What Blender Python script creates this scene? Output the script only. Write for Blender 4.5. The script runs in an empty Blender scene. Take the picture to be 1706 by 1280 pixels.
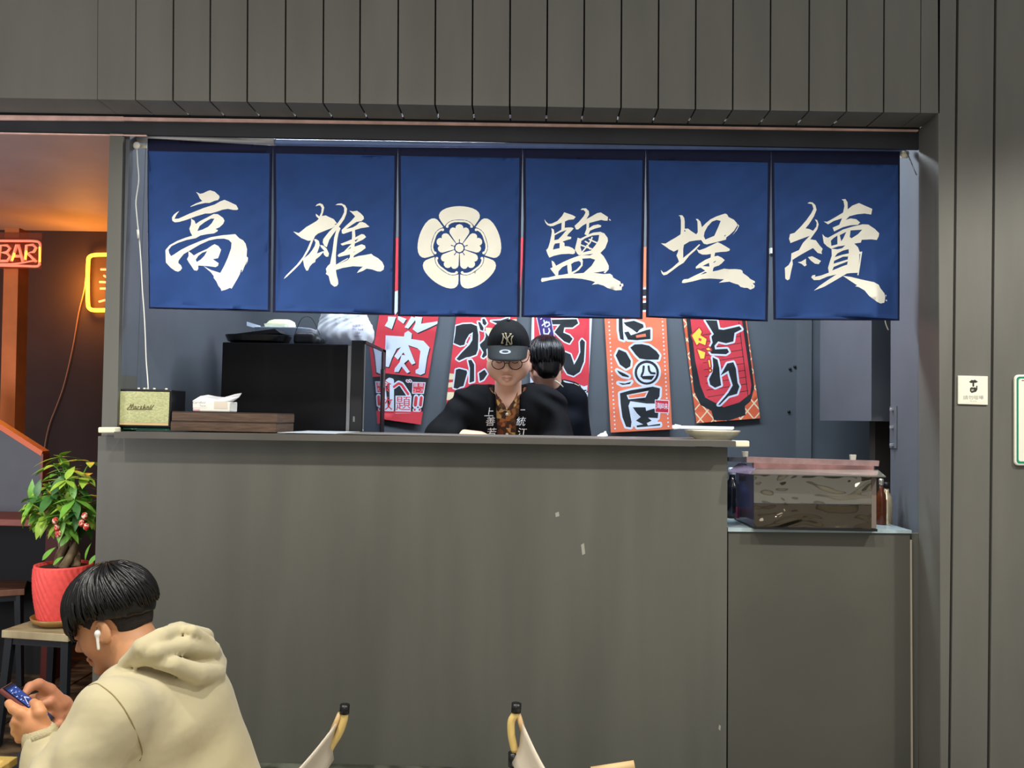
import bpy, bmesh, math, random
import numpy as np
from mathutils import Vector, Matrix, Euler, noise
from mathutils.geometry import delaunay_2d_cdt
from mathutils.bvhtree import BVHTree
random.seed(7)
SC = bpy.context.scene
COL = SC.collection
# ---------------------------------------------------------------- camera
FPX = 1400.0
CAM = Vector((0.0, 0.0, 1.17))
YAW, PITCH, ROLL = 0.018, 0.040, 0.0195
cy, sy, cp, sp = math.cos(YAW), math.sin(YAW), math.cos(PITCH), math.sin(PITCH)
FW = Vector((-sy * cp, cy * cp, sp))
R0 = Vector((cy, sy, 0)); U0 = R0.cross(FW)
RT = R0 * math.cos(ROLL) + U0 * math.sin(ROLL)
UP = U0 * math.cos(ROLL) - R0 * math.sin(ROLL)
cd = bpy.data.cameras.new('camera'); cam = bpy.data.objects.new('camera', cd); COL.objects.link(cam)
cd.sensor_width = 36; cd.lens = 36 * FPX / 1706; cd.clip_start = 0.02
cam.matrix_world = Matrix((RT, UP, -FW)).transposed().to_4x4()
cam.location = CAM
SC.camera = cam
# ---------------------------------------------------------------- world, exposure, lights
SC.view_settings.view_transform = 'Standard'; SC.view_settings.look = 'None'
SC.view_settings.gamma = 1; SC.view_settings.use_curve_mapping = False
SC.view_settings.exposure = 0.0
W = bpy.data.worlds.new('world'); SC.world = W; W.use_nodes = True
W.node_tree.nodes['Background'].inputs[0].default_value = (1.0, 0.97, 0.93, 1)
W.node_tree.nodes['Background'].inputs[1].default_value = 0.42

def light(kind, loc, target, power, color, size=0.3, size_y=None, spot=None, blend=0.5):
    l = bpy.data.lights.new('light', kind); o = bpy.data.objects.new(kind.lower() + '_light', l); COL.objects.link(o)
    l.energy = power; l.color = color
    if kind == 'AREA':
        l.size = size
        if size_y: l.shape = 'RECTANGLE'; l.size_y = size_y
    else: l.shadow_soft_size = size
    if kind == 'SPOT': l.spot_size = math.radians(spot); l.spot_blend = blend
    o.location = loc
    o.rotation_euler = (Vector(target) - Vector(loc)).to_track_quat('-Z', 'Y').to_euler()
    return o
# food court ceiling spots in front of the stall (warm white), the kitchen tubes (cool white)
WARM = (1.0, 0.965, 0.89)
for lx, pw in ((-1.5, 92), (-0.35, 88), (0.8, 84), (2.15, 150)):
    light('SPOT', (lx, 1.30, 2.85), (lx, 2.10, 0.2), pw * 1.12, WARM, 0.05, spot=98, blend=0.45)
light('AREA', (0.0, -0.3, 2.7), (0.0, 2.8, 0.6), 17, (1.0, 0.97, 0.92), 1.2)  # added frontal fill from behind the camera
light('AREA', (-1.5, 0.9, 2.5), (-0.9, 2.0, 0.6), 8, (1.0, 0.92, 0.78), 0.35)
light('AREA', (-0.1, 3.35, 2.42), (-0.1, 3.8, 0.9), 46, (0.80, 0.90, 1.0), 2.2, 0.25)
light('AREA', (0.9, 3.3, 2.42), (0.7, 3.5, 0.9), 12, (0.80, 0.90, 1.0), 0.3, 0.25)
light('POINT', (-2.39, 4.42, 1.84), (0, 0, 0), 11, (1.0, 0.36, 0.04), 0.05)
light('AREA', (-2.7, 1.7, 0.9), (-2.8, 3.5, 2.2), 26, (0.95, 0.93, 1.0), 0.8)  # added low fill aimed up to brighten the bar ceiling, no lamp there
light('POINT', (-2.95, 4.2, 1.70), (0, 0, 0), 1.6, (1.0, 0.22, 0.05), 0.05)

# ---------------------------------------------------------------- helpers
def ray(px, py):
    return FW * FPX + RT * (px - 853.0) + UP * (640.0 - py)
def P(px, py, Y):
    d = ray(px, py); return CAM + d * ((Y - CAM.y) / d.y)
def PZ(px, py, Z):
    d = ray(px, py); return CAM + d * ((Z - CAM.z) / d.z)
def py0(px, Y, z=0.0005):
    lo, hi = 900.0, 1500.0
    for _ in range(40):
        m_ = (lo + hi) / 2
        if P(px, m_, Y).z > z: lo = m_
        else: hi = m_
    return lo
def lin(c):
    out = []
    for v in c[:3]:
        v = v / 255.0
        out.append(v / 12.92 if v <= 0.04045 else ((v + 0.055) / 1.055) ** 2.4)
    return tuple(out) + (1.0,)
def mat(name, rgb, rough=0.6, metal=0.0, spec=0.5, emit=None, estr=1.0, var=0.0, vscale=8.0, bump=0.0, bscale=60.0,
        trans=0.0, coat=0.0, rgb2=None, stretch=(1, 1, 1), kind='noise', alpha=1.0, sheen=0.0, ior=1.45, detail=6.0, lo=0.35, hi=0.65):
    m = bpy.data.materials.new(name); m.use_nodes = True
    nt = m.node_tree; N = nt.nodes; L = nt.links; b = N['Principled BSDF']
    c = lin(rgb)
    b.inputs['Base Color'].default_value = c
    b.inputs['Roughness'].default_value = rough; b.inputs['Metallic'].default_value = metal
    b.inputs['Specular IOR Level'].default_value = spec; b.inputs['IOR'].default_value = ior
    b.inputs['Transmission Weight'].default_value = trans; b.inputs['Coat Weight'].default_value = coat
    b.inputs['Alpha'].default_value = alpha; b.inputs['Sheen Weight'].default_value = sheen
    if emit:
        b.inputs['Emission Color'].default_value = lin(emit); b.inputs['Emission Strength'].default_value = estr
    if var or rgb2 or bump:
        tc = N.new('ShaderNodeTexCoord'); mp = N.new('ShaderNodeMapping'); mp.inputs['Scale'].default_value = stretch
        L.new(tc.outputs['Object'], mp.inputs['Vector'])
    if var or rgb2:
        if kind == 'voronoi':
            t = N.new('ShaderNodeTexVoronoi'); t.inputs['Scale'].default_value = vscale; fac = t.outputs['Color']
        elif kind == 'wave':
            t = N.new('ShaderNodeTexWave'); t.inputs['Scale'].default_value = vscale
            t.inputs['Distortion'].default_value = 4; t.inputs['Detail'].default_value = 4; fac = t.outputs['Fac']
        else:
            t = N.new('ShaderNodeTexNoise'); t.inputs['Scale'].default_value = vscale; t.inputs['Detail'].default_value = detail; fac = t.outputs['Fac']
        L.new(mp.outputs[0], t.inputs['Vector'])
        cr = N.new('ShaderNodeValToRGB'); L.new(fac, cr.inputs[0])
        if rgb2: c1, c2 = c, lin(rgb2)
        else:
            c1 = tuple(v * (1 - var) for v in c[:3]) + (1,); c2 = tuple(min(1, v * (1 + var)) for v in c[:3]) + (1,)
        cr.color_ramp.elements[0].position = lo; cr.color_ramp.elements[0].color = c1
        cr.color_ramp.elements[1].position = hi; cr.color_ramp.elements[1].color = c2
        L.new(cr.outputs[0], b.inputs['Base Color'])
    if bump:
        t2 = N.new('ShaderNodeTexNoise'); t2.inputs['Scale'].default_value = bscale; t2.inputs['Detail'].default_value = 3
        L.new(mp.outputs[0], t2.inputs['Vector'])
        bp = N.new('ShaderNodeBump'); bp.inputs['Strength'].default_value = bump; bp.inputs['Distance'].default_value = 0.01
        L.new(t2.outputs['Fac'], bp.inputs['Height']); L.new(bp.outputs[0], b.inputs['Normal'])
    return m
def link(name, me, m=None, parent=None):
    o = bpy.data.objects.new(name, me); COL.objects.link(o)
    if m is not None:
        for x in (m if isinstance(m, (list, tuple)) else [m]): me.materials.append(x)
    if parent is not None: o.parent = parent; o.matrix_parent_inverse = parent.matrix_world.inverted()
    return o
def tag(o, label=None, cat=None, group=None, kind=None):
    if label: o['label'] = label
    if cat: o['category'] = cat
    if group: o['group'] = group
    if kind: o['kind'] = kind
    return o
def thing(name, loc, label, cat, group=None):
    o = bpy.data.objects.new(name, None); COL.objects.link(o); o.location = loc; o.empty_display_size = 0.05
    bpy.context.view_layer.update() if False else None
    o.matrix_world = Matrix.Translation(Vector(loc))
    return tag(o, label, cat, group)
def me_from(name, v, f, smooth=False):
    me = bpy.data.meshes.new(name); me.from_pydata([tuple(p) for p in v], [], [tuple(q) for q in f])
    if smooth: me.polygons.foreach_set('use_smooth', [True] * len(me.polygons))
    me.validate(); me.update(); return me
def mesh(name, v, f, m, parent=None, smooth=False):
    return link(name, me_from(name, v, f, smooth), m, parent)
HEX = [(0, 1, 2, 3), (7, 6, 5, 4), (0, 4, 5, 1), (1, 5, 6, 2), (2, 6, 7, 3), (3, 7, 4, 0)]
def bevel(o, w, seg=2):
    b = o.modifiers.new('bevel', 'BEVEL'); b.width = w; b.segments = seg; b.limit_method = 'ANGLE'; b.angle_limit = 0.7
    return o
def hexa(name, front, back, m, parent=None, bv=0):
    """front and back: four corners each (tl, tr, br, bl)."""
    fc = [(0, 3, 2, 1), (4, 5, 6, 7), (0, 1, 5, 4), (1, 2, 6, 5), (2, 3, 7, 6), (3, 0, 4, 7)]
    o = mesh(name, list(front) + list(back), fc, m, parent)
    if bv: bevel(o, bv)
    return o
def slab(name, quad, Y, depth, m, parent=None, bv=0):
    """quad: four pixels (tl,tr,br,bl) lying on plane Y, extruded back by depth."""
    f = [P(x, y, Y) for x, y in quad]
    return hexa(name, f, [p + Vector((0, depth, 0)) for p in f], m, parent, bv)
def box(name, lo, hi, m, parent=None, bv=0):
    x0, y0, z0 = lo; x1, y1, z1 = hi
    f = [(x0, y0, z1), (x1, y0, z1), (x1, y0, z0), (x0, y0, z0)]
    return hexa(name, [Vector(p) for p in f], [Vector((p[0], y1, p[2])) for p in f], m, parent, bv)
def pxr(x0, y0, x1, y1, Y):
    xm, ym = (x0 + x1) / 2, (y0 + y1) / 2
    return P(x0, ym, Y).x, P(x1, ym, Y).x, P(xm, y1, Y).z, P(xm, y0, Y).z
def pbox(name, x0, y0, x1, y1, Y, depth, m, parent=None, bv=0, zlo=None):
    a, b, c, d = pxr(x0, y0, x1, y1, Y)
    if zlo is not None: c = zlo
    return box(name, (a, Y, c), (b, Y + depth, d), m, parent, bv)
def tube_data(pts, r, seg=8, cap=True):
    pts = [Vector(p) for p in pts]; n = len(pts)
    rr = r if isinstance(r, (list, tuple)) else [r] * n
    v, f = [], []
    prev = None
    for i, p in enumerate(pts):
        t = (pts[min(i + 1, n - 1)] - pts[max(i - 1, 0)]).normalized()
        if prev is None: a = t.orthogonal().normalized()
        else:
            a = prev - t * prev.dot(t); a = a.normalized() if a.length > 1e-6 else t.orthogonal().normalized()
        prev = a; b = t.cross(a)
        for k in range(seg):
            an = 2 * math.pi * k / seg; v.append(p + (a * math.cos(an) + b * math.sin(an)) * rr[i])
    for i in range(n - 1):
        for k in range(seg):
            k2 = (k + 1) % seg; f.append((i * seg + k, i * seg + k2, (i + 1) * seg + k2, (i + 1) * seg + k))
    if cap:
        f.append(tuple(range(seg))[::-1]); f.append(tuple(range((n - 1) * seg, n * seg)))
    return v, f
def tube(name, pts, r, m, parent=None, seg=8):
    v, f = tube_data(pts, r, seg); return mesh(name, v, f, m, parent, True)
def join_data(parts):
    v, f = [], []
    for a, b in parts:
        o = len(v); v += list(a); f += [tuple(i + o for i in q) for q in b]
    return v, f
def smooth_path(pts, n=6):
    pts = [Vector(p) for p in pts]; out = []
    for i in range(len(pts) - 1):
        p0 = pts[max(i - 1, 0)]; p1 = pts[i]; p2 = pts[i + 1]; p3 = pts[min(i + 2, len(pts) - 1)]
        for k in range(n):
            t = k / n
            out.append(0.5 * ((2 * p1) + (p2 - p0) * t + (2 * p0 - 5 * p1 + 4 * p2 - p3) * t * t + (3 * p1 - p0 - 3 * p2 + p3) * t ** 3))
    out.append(pts[-1]); return out
def lathe(name, prof, c, m, parent=None, seg=28, tilt=None, fn=None):
    v, f = [], []
    for i, (r, z) in enumerate(prof):
        for k in range(seg):
            a = 2 * math.pi * k / seg; rr = r + (fn(r, z, a) if fn else 0)
            v.append(Vector((math.cos(a) * rr, math.sin(a) * rr, z)))
    for i in range(len(prof) - 1):
        for k in range(seg):
            k2 = (k + 1) % seg; f.append((i * seg + k, i * seg + k2, (i + 1) * seg + k2, (i + 1) * seg + k))
    if prof[0][0] > 1e-4: f.append(tuple(range(seg))[::-1])
    if prof[-1][0] > 1e-4: f.append(tuple(range((len(prof) - 1) * seg, len(prof) * seg)))
    if tilt is not None: v = [tilt @ p for p in v]
    v = [p + Vector(c) for p in v]
    return mesh(name, v, f, m, parent, True)

# ---- painted cloth: coloured outlines triangulated into one printed sheet
def inside(poly, pts):
    x, y = pts[:, 0], pts[:, 1]; res = np.zeros(len(pts), bool)
    n = len(poly)
    for i in range(n):
        x1, y1 = poly[i]; x2, y2 = poly[(i + 1) % n]
        if y1 == y2: continue
        c = ((y1 > y) != (y2 > y)) & (x < (x2 - x1) * (y - y1) / (y2 - y1) + x1)
        res ^= c
    return res
def circ(cx, cy_, r, n=16):
    return [(cx + r * math.cos(2 * math.pi * k / n), cy_ + r * math.sin(2 * math.pi * k / n)) for k in range(n)]
def stroke(pts, w):
    """thick polyline -> list of polygons (each one convex)."""
    out = []
    ws = w if isinstance(w, (list, tuple)) else [w] * len(pts)
    for i in range(len(pts) - 1):
        (x1, y1), (x2, y2) = pts[i], pts[i + 1]; d = math.hypot(x2 - x1, y2 - y1) or 1
        nx, ny = -(y2 - y1) / d, (x2 - x1) / d
        out.append([(x1 + nx * ws[i], y1 + ny * ws[i]), (x2 + nx * ws[i + 1], y2 + ny * ws[i + 1]),
                    (x2 - nx * ws[i + 1], y2 - ny * ws[i + 1]), (x1 - nx * ws[i], y1 - ny * ws[i])])
    for (x, y), q in zip(pts, ws): out.append(circ(x, y, q, 8))
    return out
def outline(poly, w):
    return stroke(list(poly) + [poly[0]], w)
def painted(name, base, layers, mapper, mats, parent=None, grid=None, smooth=True):
    """layers: (material index, [polygons], evenodd); the last layer that covers a triangle colours it."""
    verts, edges = [], []
    def addp(poly):
        s = len(verts); verts.extend(Vector(p) for p in poly)
        edges.extend((s + i, s + (i + 1) % len(poly)) for i in range(len(poly)))
    addp(base)
    for _, polys, _ in layers:
        for q in polys: addp(q)
    if grid:
        xs = [p[0] for p in base]; ys = [p[1] for p in base]; g = grid
        gx = np.arange(min(xs) + g / 2, max(xs), g); gy = np.arange(min(ys) + g / 2, max(ys), g)
        gp = np.array([(a, b) for a in gx for b in gy]); gp = gp[inside(base, gp)]
        verts.extend(Vector((float(a), float(b))) for a, b in gp)
    V, E_, F_, *_ = delaunay_2d_cdt(verts, edges, [], 0, 1e-3)
    V = np.array([(v.x, v.y) for v in V]); F_ = [f for f in F_ if len(f) == 3]; T = np.array(F_)
    cen = V[T].mean(1); colr = np.full(len(T), -1); colr[inside(base, cen)] = 0
    for mi, polys, eo in layers:
        acc = np.zeros(len(T), bool)
        for q in polys:
            qa = np.array(q); lo = qa.min(0); hi = qa.max(0)
            idx = np.where((cen[:, 0] >= lo[0]) & (cen[:, 0] <= hi[0]) & (cen[:, 1] >= lo[1]) & (cen[:, 1] <= hi[1]))[0]
            if not len(idx): continue
            r = inside(q, cen[idx])
            if eo: acc[idx] ^= r
            else: acc[idx] |= r
        colr[acc & (colr >= 0)] = mi
    keep = colr >= 0; T = T[keep]; colr = colr[keep]
    used = np.unique(T); rm = -np.ones(len(V), int); rm[used] = np.arange(len(used))
    pts = [mapper(x, y) for x, y in V[used]]; T = rm[T]
    # face the camera (normals towards -Y)
    a, b, c = (np.array([pts[i] for i in T[:, k]]) for k in range(3))
    nrm = np.cross(b - a, c - a); flip = (nrm[:, 1] > 0); T[flip] = T[flip][:, ::-1]
    me = bpy.data.meshes.new(name); me.from_pydata([tuple(p) for p in pts], [], T.tolist())
    for m in mats: me.materials.append(m)
    me.polygons.foreach_set('material_index', colr.astype(np.int32))
    if smooth: me.polygons.foreach_set('use_smooth', np.ones(len(T), bool))
    me.update()
    return link(name, me, None, parent)
_font_cache = {}
def glyphs(text, x, y, size, bold=0.0, sx=1.0, rot=0.0, sk=0.0):
    """outlines of a word, first letter centred at pixel x,y (image axes, y down)."""
    key = (text, bold)
    if key not in _font_cache:
        cu = bpy.data.curves.new('t', 'FONT'); cu.body = text; cu.size = 1.0; cu.offset = bold
        cu.align_x = 'CENTER'; cu.align_y = 'CENTER'; cu.resolution_u = 3
        o = bpy.data.objects.new('t', cu); COL.objects.link(o)
        dg = bpy.context.evaluated_depsgraph_get()
        c = o.to_curve(dg, apply_modifiers=False)
        polys = []
        for s in c.splines:
            if s.type == 'BEZIER':
                bp = s.bezier_points; n = len(bp); pl = []
                for i in range(n):
                    a = bp[i]; b = bp[(i + 1) % n]
                    for k in range(4):
                        t = k / 4; u = 1 - t
                        q = a.co * u ** 3 + a.handle_right * 3 * u * u * t + b.handle_left * 3 * u * t * t + b.co * t ** 3
                        if not pl or (Vector(pl[-1]) - Vector((q.x, q.y))).length > 0.004: pl.append((q.x, q.y))
                if len(pl) > 2: polys.append(pl)
            else:
                polys.append([(p.co.x, p.co.y) for p in s.points])
        _font_cache[key] = polys
        o.to_curve_clear(); bpy.data.objects.remove(o); bpy.data.curves.remove(cu)
    out = []; ca, sa = math.cos(rot), math.sin(rot)
    for pl in _font_cache[key]:
        q = []
        for a, b in pl:
            a2 = (a + sk * b) * size * sx; b2 = -b * size
            q.append((x + a2 * ca - b2 * sa, y + a2 * sa + b2 * ca))
        out.append(q)
    return out

# ---- signed distance bodies -> continuous surfaces (surface nets)
def surfnet(fn, lo, hi, h):
    lo = np.array(lo, float); hi = np.array(hi, float); n = np.ceil((hi - lo) / h).astype(int) + 1
    ax = [lo[i] + h * np.arange(n[i]) for i in range(3)]
    G = np.stack(np.meshgrid(*ax, indexing='ij'), -1).reshape(-1, 3).astype(np.float32)
    D = fn(G).reshape(n)
    S = D < 0
    nc = n - 1
    acc = np.zeros(tuple(nc) + (3,), np.float32); cnt = np.zeros(tuple(nc), np.float32)
    cor = [(a, b, c) for a in (0, 1) for b in (0, 1) for c in (0, 1)]
    def sub(A, o): return A[o[0]:o[0] + nc[0], o[1]:o[1] + nc[1], o[2]:o[2] + nc[2]]
    for a in cor:
        for axis in range(3):
            if a[axis]: continue
            b = list(a); b[axis] = 1
            da, db = sub(D, a), sub(D, b); x = (da < 0) != (db < 0)
            t = np.where(x, da / np.where(x, da - db, 1), 0)
            pa = np.array(a, np.float32); e = np.zeros(3, np.float32); e[axis] = 1
            acc += (pa + t[..., None] * e) * x[..., None]; cnt += x
    act = cnt > 0
    vid = -np.ones(tuple(nc), int); vid[act] = np.arange(act.sum())
    ii = np.argwhere(act)
    V = lo + (ii + acc[act] / cnt[act][:, None]) * h
    F = []
    for axis in range(3):
        u, w = (axis + 1) % 3, (axis + 2) % 3
        sl = [slice(None)] * 3; sl2 = [slice(None)] * 3
        sl[axis] = slice(0, -1); sl2[axis] = slice(1, None)
        A, B = S[tuple(sl)], S[tuple(sl2)]
        for sgn, msk in ((1, A & ~B), (0, ~A & B)):
            e = np.argwhere(msk)
            e = e[(e[:, u] > 0) & (e[:, w] > 0) & (e[:, u] < nc[u]) & (e[:, w] < nc[w])]
            if not len(e): continue
            def cell(du, dw):
                c = e.copy(); c[:, u] -= du; c[:, w] -= dw; return vid[c[:, 0], c[:, 1], c[:, 2]]
            q = np.stack([cell(1, 1), cell(0, 1), cell(0, 0), cell(1, 0)], 1)
            F.append(q if sgn else q[:, ::-1])
    return V, np.concatenate(F)
def v3(p): return np.array(p, np.float32)
def cone(a, b, ra, rb):
    a, b = v3(a), v3(b); ab = b - a; l2 = float(ab @ ab) or 1e-9
    def f(p):
        t = np.clip((p - a) @ ab / l2, 0, 1); return np.linalg.norm(p - a - t[:, None] * ab, axis=1) - (ra + (rb - ra) * t)
    return f
def ell(c, r, R=None):
    c, r = v3(c), v3(r); M = None if R is None else np.array(R, np.float32)
    def f(p):
        q = p - c
        if M is not None: q = q @ M
        k0 = np.linalg.norm(q / r, axis=1); k1 = np.linalg.norm(q / (r * r), axis=1) + 1e-9
        return k0 * (k0 - 1) / k1
    return f
def rbox(c, h, r, R=None):
    c, h = v3(c), v3(h); M = None if R is None else np.array(R, np.float32)
    def f(p):
        q = p - c
        if M is not None: q = q @ M
        q = np.abs(q) - h + r
        return np.linalg.norm(np.maximum(q, 0), axis=1) + np.minimum(q.max(1), 0) - r
    return f
def smin(a, b, k):
    if k <= 0: return np.minimum(a, b)
    h = np.clip(0.5 + 0.5 * (b - a) / k, 0, 1); return b + (a - b) * h - k * h * (1 - h)
def uni(prims):
    """prims: (fn, k) or (fn, k, 'sub')"""
    def f(p):
        d = None
        for q in prims:
            e = q[0](p)
            if d is None: d = e
            elif len(q) > 2 and q[2] == 'sub': d = -smin(-d, e, q[1])
            else: d = smin(d, e, q[1])
        return d
    return f
def chain(pts, rs, k=0.006):
    return [(cone(pts[i], pts[i + 1], rs[i], rs[i + 1]), k) for i in range(len(pts) - 1)]
def body(name, fn, lo, hi, h, m, parent=None, sm=2):
    V, F = surfnet(fn, lo, hi, h)
    me = bpy.data.meshes.new(name); me.vertices.add(len(V)); me.vertices.foreach_set('co', V.astype(np.float32).ravel())
    me.loops.add(F.size); me.loops.foreach_set('vertex_index', F.astype(np.int32).ravel())
    me.polygons.add(len(F)); me.polygons.foreach_set('loop_start', np.arange(0, F.size, 4, dtype=np.int32))
    me.polygons.foreach_set('loop_total', np.full(len(F), 4, np.int32))
    me.polygons.foreach_set('use_smooth', np.ones(len(F), bool)); me.update(); me.validate()
    o = link(name, me, m, parent)
    if sm:
        s = o.modifiers.new('smooth', 'SMOOTH'); s.factor = 0.5; s.iterations = sm
    return o
def bvh_of(o):
    me = o.data
    return BVHTree.FromPolygons([v.co[:] for v in me.vertices], [p.vertices[:] for p in me.polygons])
# ---------------------------------------------------------------- materials
M_wall = mat('facade_paint', (98, 97, 91), 0.5, var=0.10, vscale=3.0, stretch=(2.2, 1, .45), bump=0.05, bscale=220, detail=9)
M_wall2 = mat('facade_paint_counter', (89, 89, 82), 0.5, var=0.085, vscale=2.6, stretch=(3, 1, .35), bump=0.05, bscale=220, detail=9)
M_gap = mat('dark_gap', (14, 14, 16), 0.9)
M_dark = mat('dark_beam', (34, 36, 42), 0.6, var=0.2, vscale=5)
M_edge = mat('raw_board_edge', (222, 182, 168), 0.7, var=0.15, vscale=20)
M_kwall = mat('kitchen_paint', (86, 93, 100), 0.55, var=0.10, vscale=2.5, bump=0.04, bscale=160)
M_kwall_side = mat('kitchen_side_paint', (92, 97, 104), 0.55, var=0.10, vscale=2.5)
M_kceil = mat('kitchen_ceiling_paint', (150, 158, 170), 0.7)
M_bceil = mat('bar_ceiling_paint', (150, 134, 136), 0.65, var=0.07, vscale=4, bump=0.1, bscale=9)
M_bwall = mat('bar_wall_paint', (52, 38, 38), 0.8, var=0.15, vscale=3)
M_floor = mat('dark_stone_floor', (48, 38, 30), 0.32, rgb2=(108, 88, 66), vscale=7, lo=0.42, hi=0.66, stretch=(1, 2.4, 1), bump=0.25, bscale=14)
M_tile = mat('green_grey_stone', (52, 56, 48), 0.35, rgb2=(104, 108, 94), vscale=9, lo=0.4, hi=0.62)
M_black = mat('black_gloss', (8, 9, 13), 0.35, spec=0.25)
M_blackm = mat('black_matt', (17, 18, 21), 0.45)
M_blackp = mat('black_plastic', (20, 21, 24), 0.3)
M_white = mat('white_plastic', (232, 230, 220), 0.4)
M_cream = mat('cream_bumper', (232, 226, 196), 0.5)
M_steel = mat('brushed_steel', (150, 152, 155), 0.3, metal=0.9)
M_green = mat('green_frame', (22, 132, 104), 0.4)
M_paper = mat('sign_white', (228, 226, 208), 0.5)
M_ink = mat('dark_ink', (44, 42, 40), 0.7)
M_ink2 = mat('grey_ink', (120, 118, 110), 0.7)

# ---------------------------------------------------------------- setting
YF, YR = 2.70, 2.835
fl = mesh('floor', [(-6, -1.2, 0), (4, -1.2, 0), (4, 2.4, 0), (-6, 2.4, 0), (4, 7, 0), (-6, 7, 0)], [(0, 1, 2, 3), (3, 2, 4, 5)], [mat('pale_concrete', (150, 146, 136), 0.6, var=.1, vscale=3), M_floor]); fl.data.polygons[1].material_index = 1; tag(fl, kind='structure')  # unseen front part made pale to bounce light up to the soffit
seams = [226, 289, 350.5, 412.5, 476, 539, 600, 663.5, 725.5, 787.5, 850, 912, 973.5, 1035.5, 1097.5, 1159.5, 1221.5, 1284, 1348.5, 1411, 1473, 1535]
def ybot(x): return 163 + (x - 0) * 0.0163
def seamx(i, y):   # seam lines lean a little, as photographed
    return seams[i] - y * 0.006
wf = slab('wall_front', [(-260, -140), (1545, -130), (1545, 184), (-260, 156)], YF + 0.022, 0.10, M_gap); tag(wf, kind='structure')
def plank(xa, xb, g=1.4):
    ya, yb = ybot(xa), ybot(xb)
    q = [(xa + g + 0.6, -120), (xb - g + 0.6, -120), (xb - g - 0.8, yb), (xa + g - 0.8, ya)]
    f = [P(x, y, YF) for x, y in q]
    # L section: face board plus its return along the soffit
    z0 = f[3].z; z1 = f[2].z; d = 0.135
    v = f + [f[0] + Vector((0, .02, 0)), f[1] + Vector((0, .02, 0)),
             Vector((f[2].x, YF + .02, z1 + .02)), Vector((f[3].x, YF + .02, z0 + .02)),
             Vector((f[2].x, YF + d, z1)), Vector((f[3].x, YF + d, z0)), Vector((f[2].x, YF + d, z1 + .02)), Vector((f[3].x, YF + d, z0 + .02))]
    fc = [(0, 3, 2, 1), (0, 1, 5, 4), (4, 5, 6, 7), (0, 4, 7, 3), (1, 2, 6, 5), (3, 9, 8, 2), (7, 6, 10, 11), (9, 11, 10, 8), (3, 7, 11, 9), (2, 8, 10, 6)]
    return mesh('plank', v, fc, M_wall, wf)
for i in range(len(seams) - 1): plank(seams[i], seams[i + 1])
plank(-250, 163, 0.4); plank(163, seams[0], 0.4)
plank(1535, 1566, 0.0)
# right wall: corner board, plank, wide plank
wr = slab('wall_right', [(1575, -130), (2300, -120), (2300, 1500), (1575, 1500)], YF + 0.022, 0.10, M_gap); tag(wr, kind='structure')
def rplank(a, b, c, d):
    slab('plank', [(a, -130), (b, -130), (c, 1420), (d, 1420)], YF, 0.02, M_wall, wr)
rplank(1562, 1594.5, 1578, 1568)
rplank(1599.0, 1657.5, 1643, 1582.5)
rplank(1662.0, 2000, 1990, 1648)
rplank(2004, 2280, 2280, 1994)
# the reveal of the opening on the right
a, b = P(1566, 190, YF), P(1568, 1420, YF)
xr = P(1566, 640, YF).x
box('plank', (xr, YF + 0.001, 0.0), (xr + 0.02, YR + 0.01, P(1566, 189, YF).z), M_wall, wr)
# trim strip, dark beam above the noren
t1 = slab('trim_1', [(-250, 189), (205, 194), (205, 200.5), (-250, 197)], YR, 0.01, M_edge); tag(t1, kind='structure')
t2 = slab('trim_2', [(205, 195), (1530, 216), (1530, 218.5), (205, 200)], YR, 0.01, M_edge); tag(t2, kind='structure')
bm_ = slab('trim_3', [(-250, 184), (1532, 205), (1532, 248.7), (-250, 216)], YR + 0.011, 0.012, M_dark); tag(bm_, kind='structure')
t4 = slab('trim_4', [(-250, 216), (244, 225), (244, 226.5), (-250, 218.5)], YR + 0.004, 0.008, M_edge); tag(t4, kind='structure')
# left pillar between bar and kitchen
XL = P(202, 450, 2.84).x
pl_ = slab('wall_left', [(183, 222), (205, 223), (194, 760), (168, 760)], 2.84, 0.14, M_wall2); tag(pl_, kind='structure')
ks = box('wall_kitchen_left', (XL - 0.06, 2.98, 0), (XL + 0.004, 4.2, 2.5), M_kwall_side); tag(ks, kind='structure')
ks2 = box('trim_5', (XL - 0.02, 2.86, 1.0), (XL + 0.003, 2.981, 2.5), M_kwall_side); tag(ks2, kind='structure')
kb = box('wall_back', (XL - 0.05, 4.2, 0), (2.6, 4.28, 2.5), M_kwall); tag(kb, kind='structure')
a, b, c, d = pxr(1327, 500, 1351, 760, 4.2)
t6 = box('trim_6', (a, 4.188, 0), (b, 4.2, 2.5), mat('kitchen_batten_paint', (96, 102, 108), 0.55)); tag(t6, kind='structure')
XR = 1.327
kr = box('wall_kitchen_right', (XR, 2.846, 0), (XR + 0.09, 3.09, 2.5), M_kwall_side); tag(kr, kind='structure')
kh = box('trim_7', (P(1452, 600, 3.32).x, 3.32, P(1465, 702, 3.32).z), (P(1452, 600, 3.32).x + 0.10, 3.9, 2.5), M_kwall_side); tag(kh, kind='structure')
kd = box('door_1', (P(1458, 740, 3.6).x, 3.6, 0), (P(1458, 740, 3.6).x + 0.12, 3.66, P(1465, 690, 3.6).z), mat('brown_door_post', (72, 66, 60), 0.6)); tag(kd, kind='structure')
kr2 = box('wall_kitchen_far_right', (2.3, 3.0, 0), (2.36, 4.2, 2.5), M_kwall); tag(kr2, kind='structure')
kc = box('ceiling', (XL - 0.05, 2.93, 2.5), (2.6, 4.28, 2.54), M_kceil); tag(kc, kind='structure')
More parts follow.
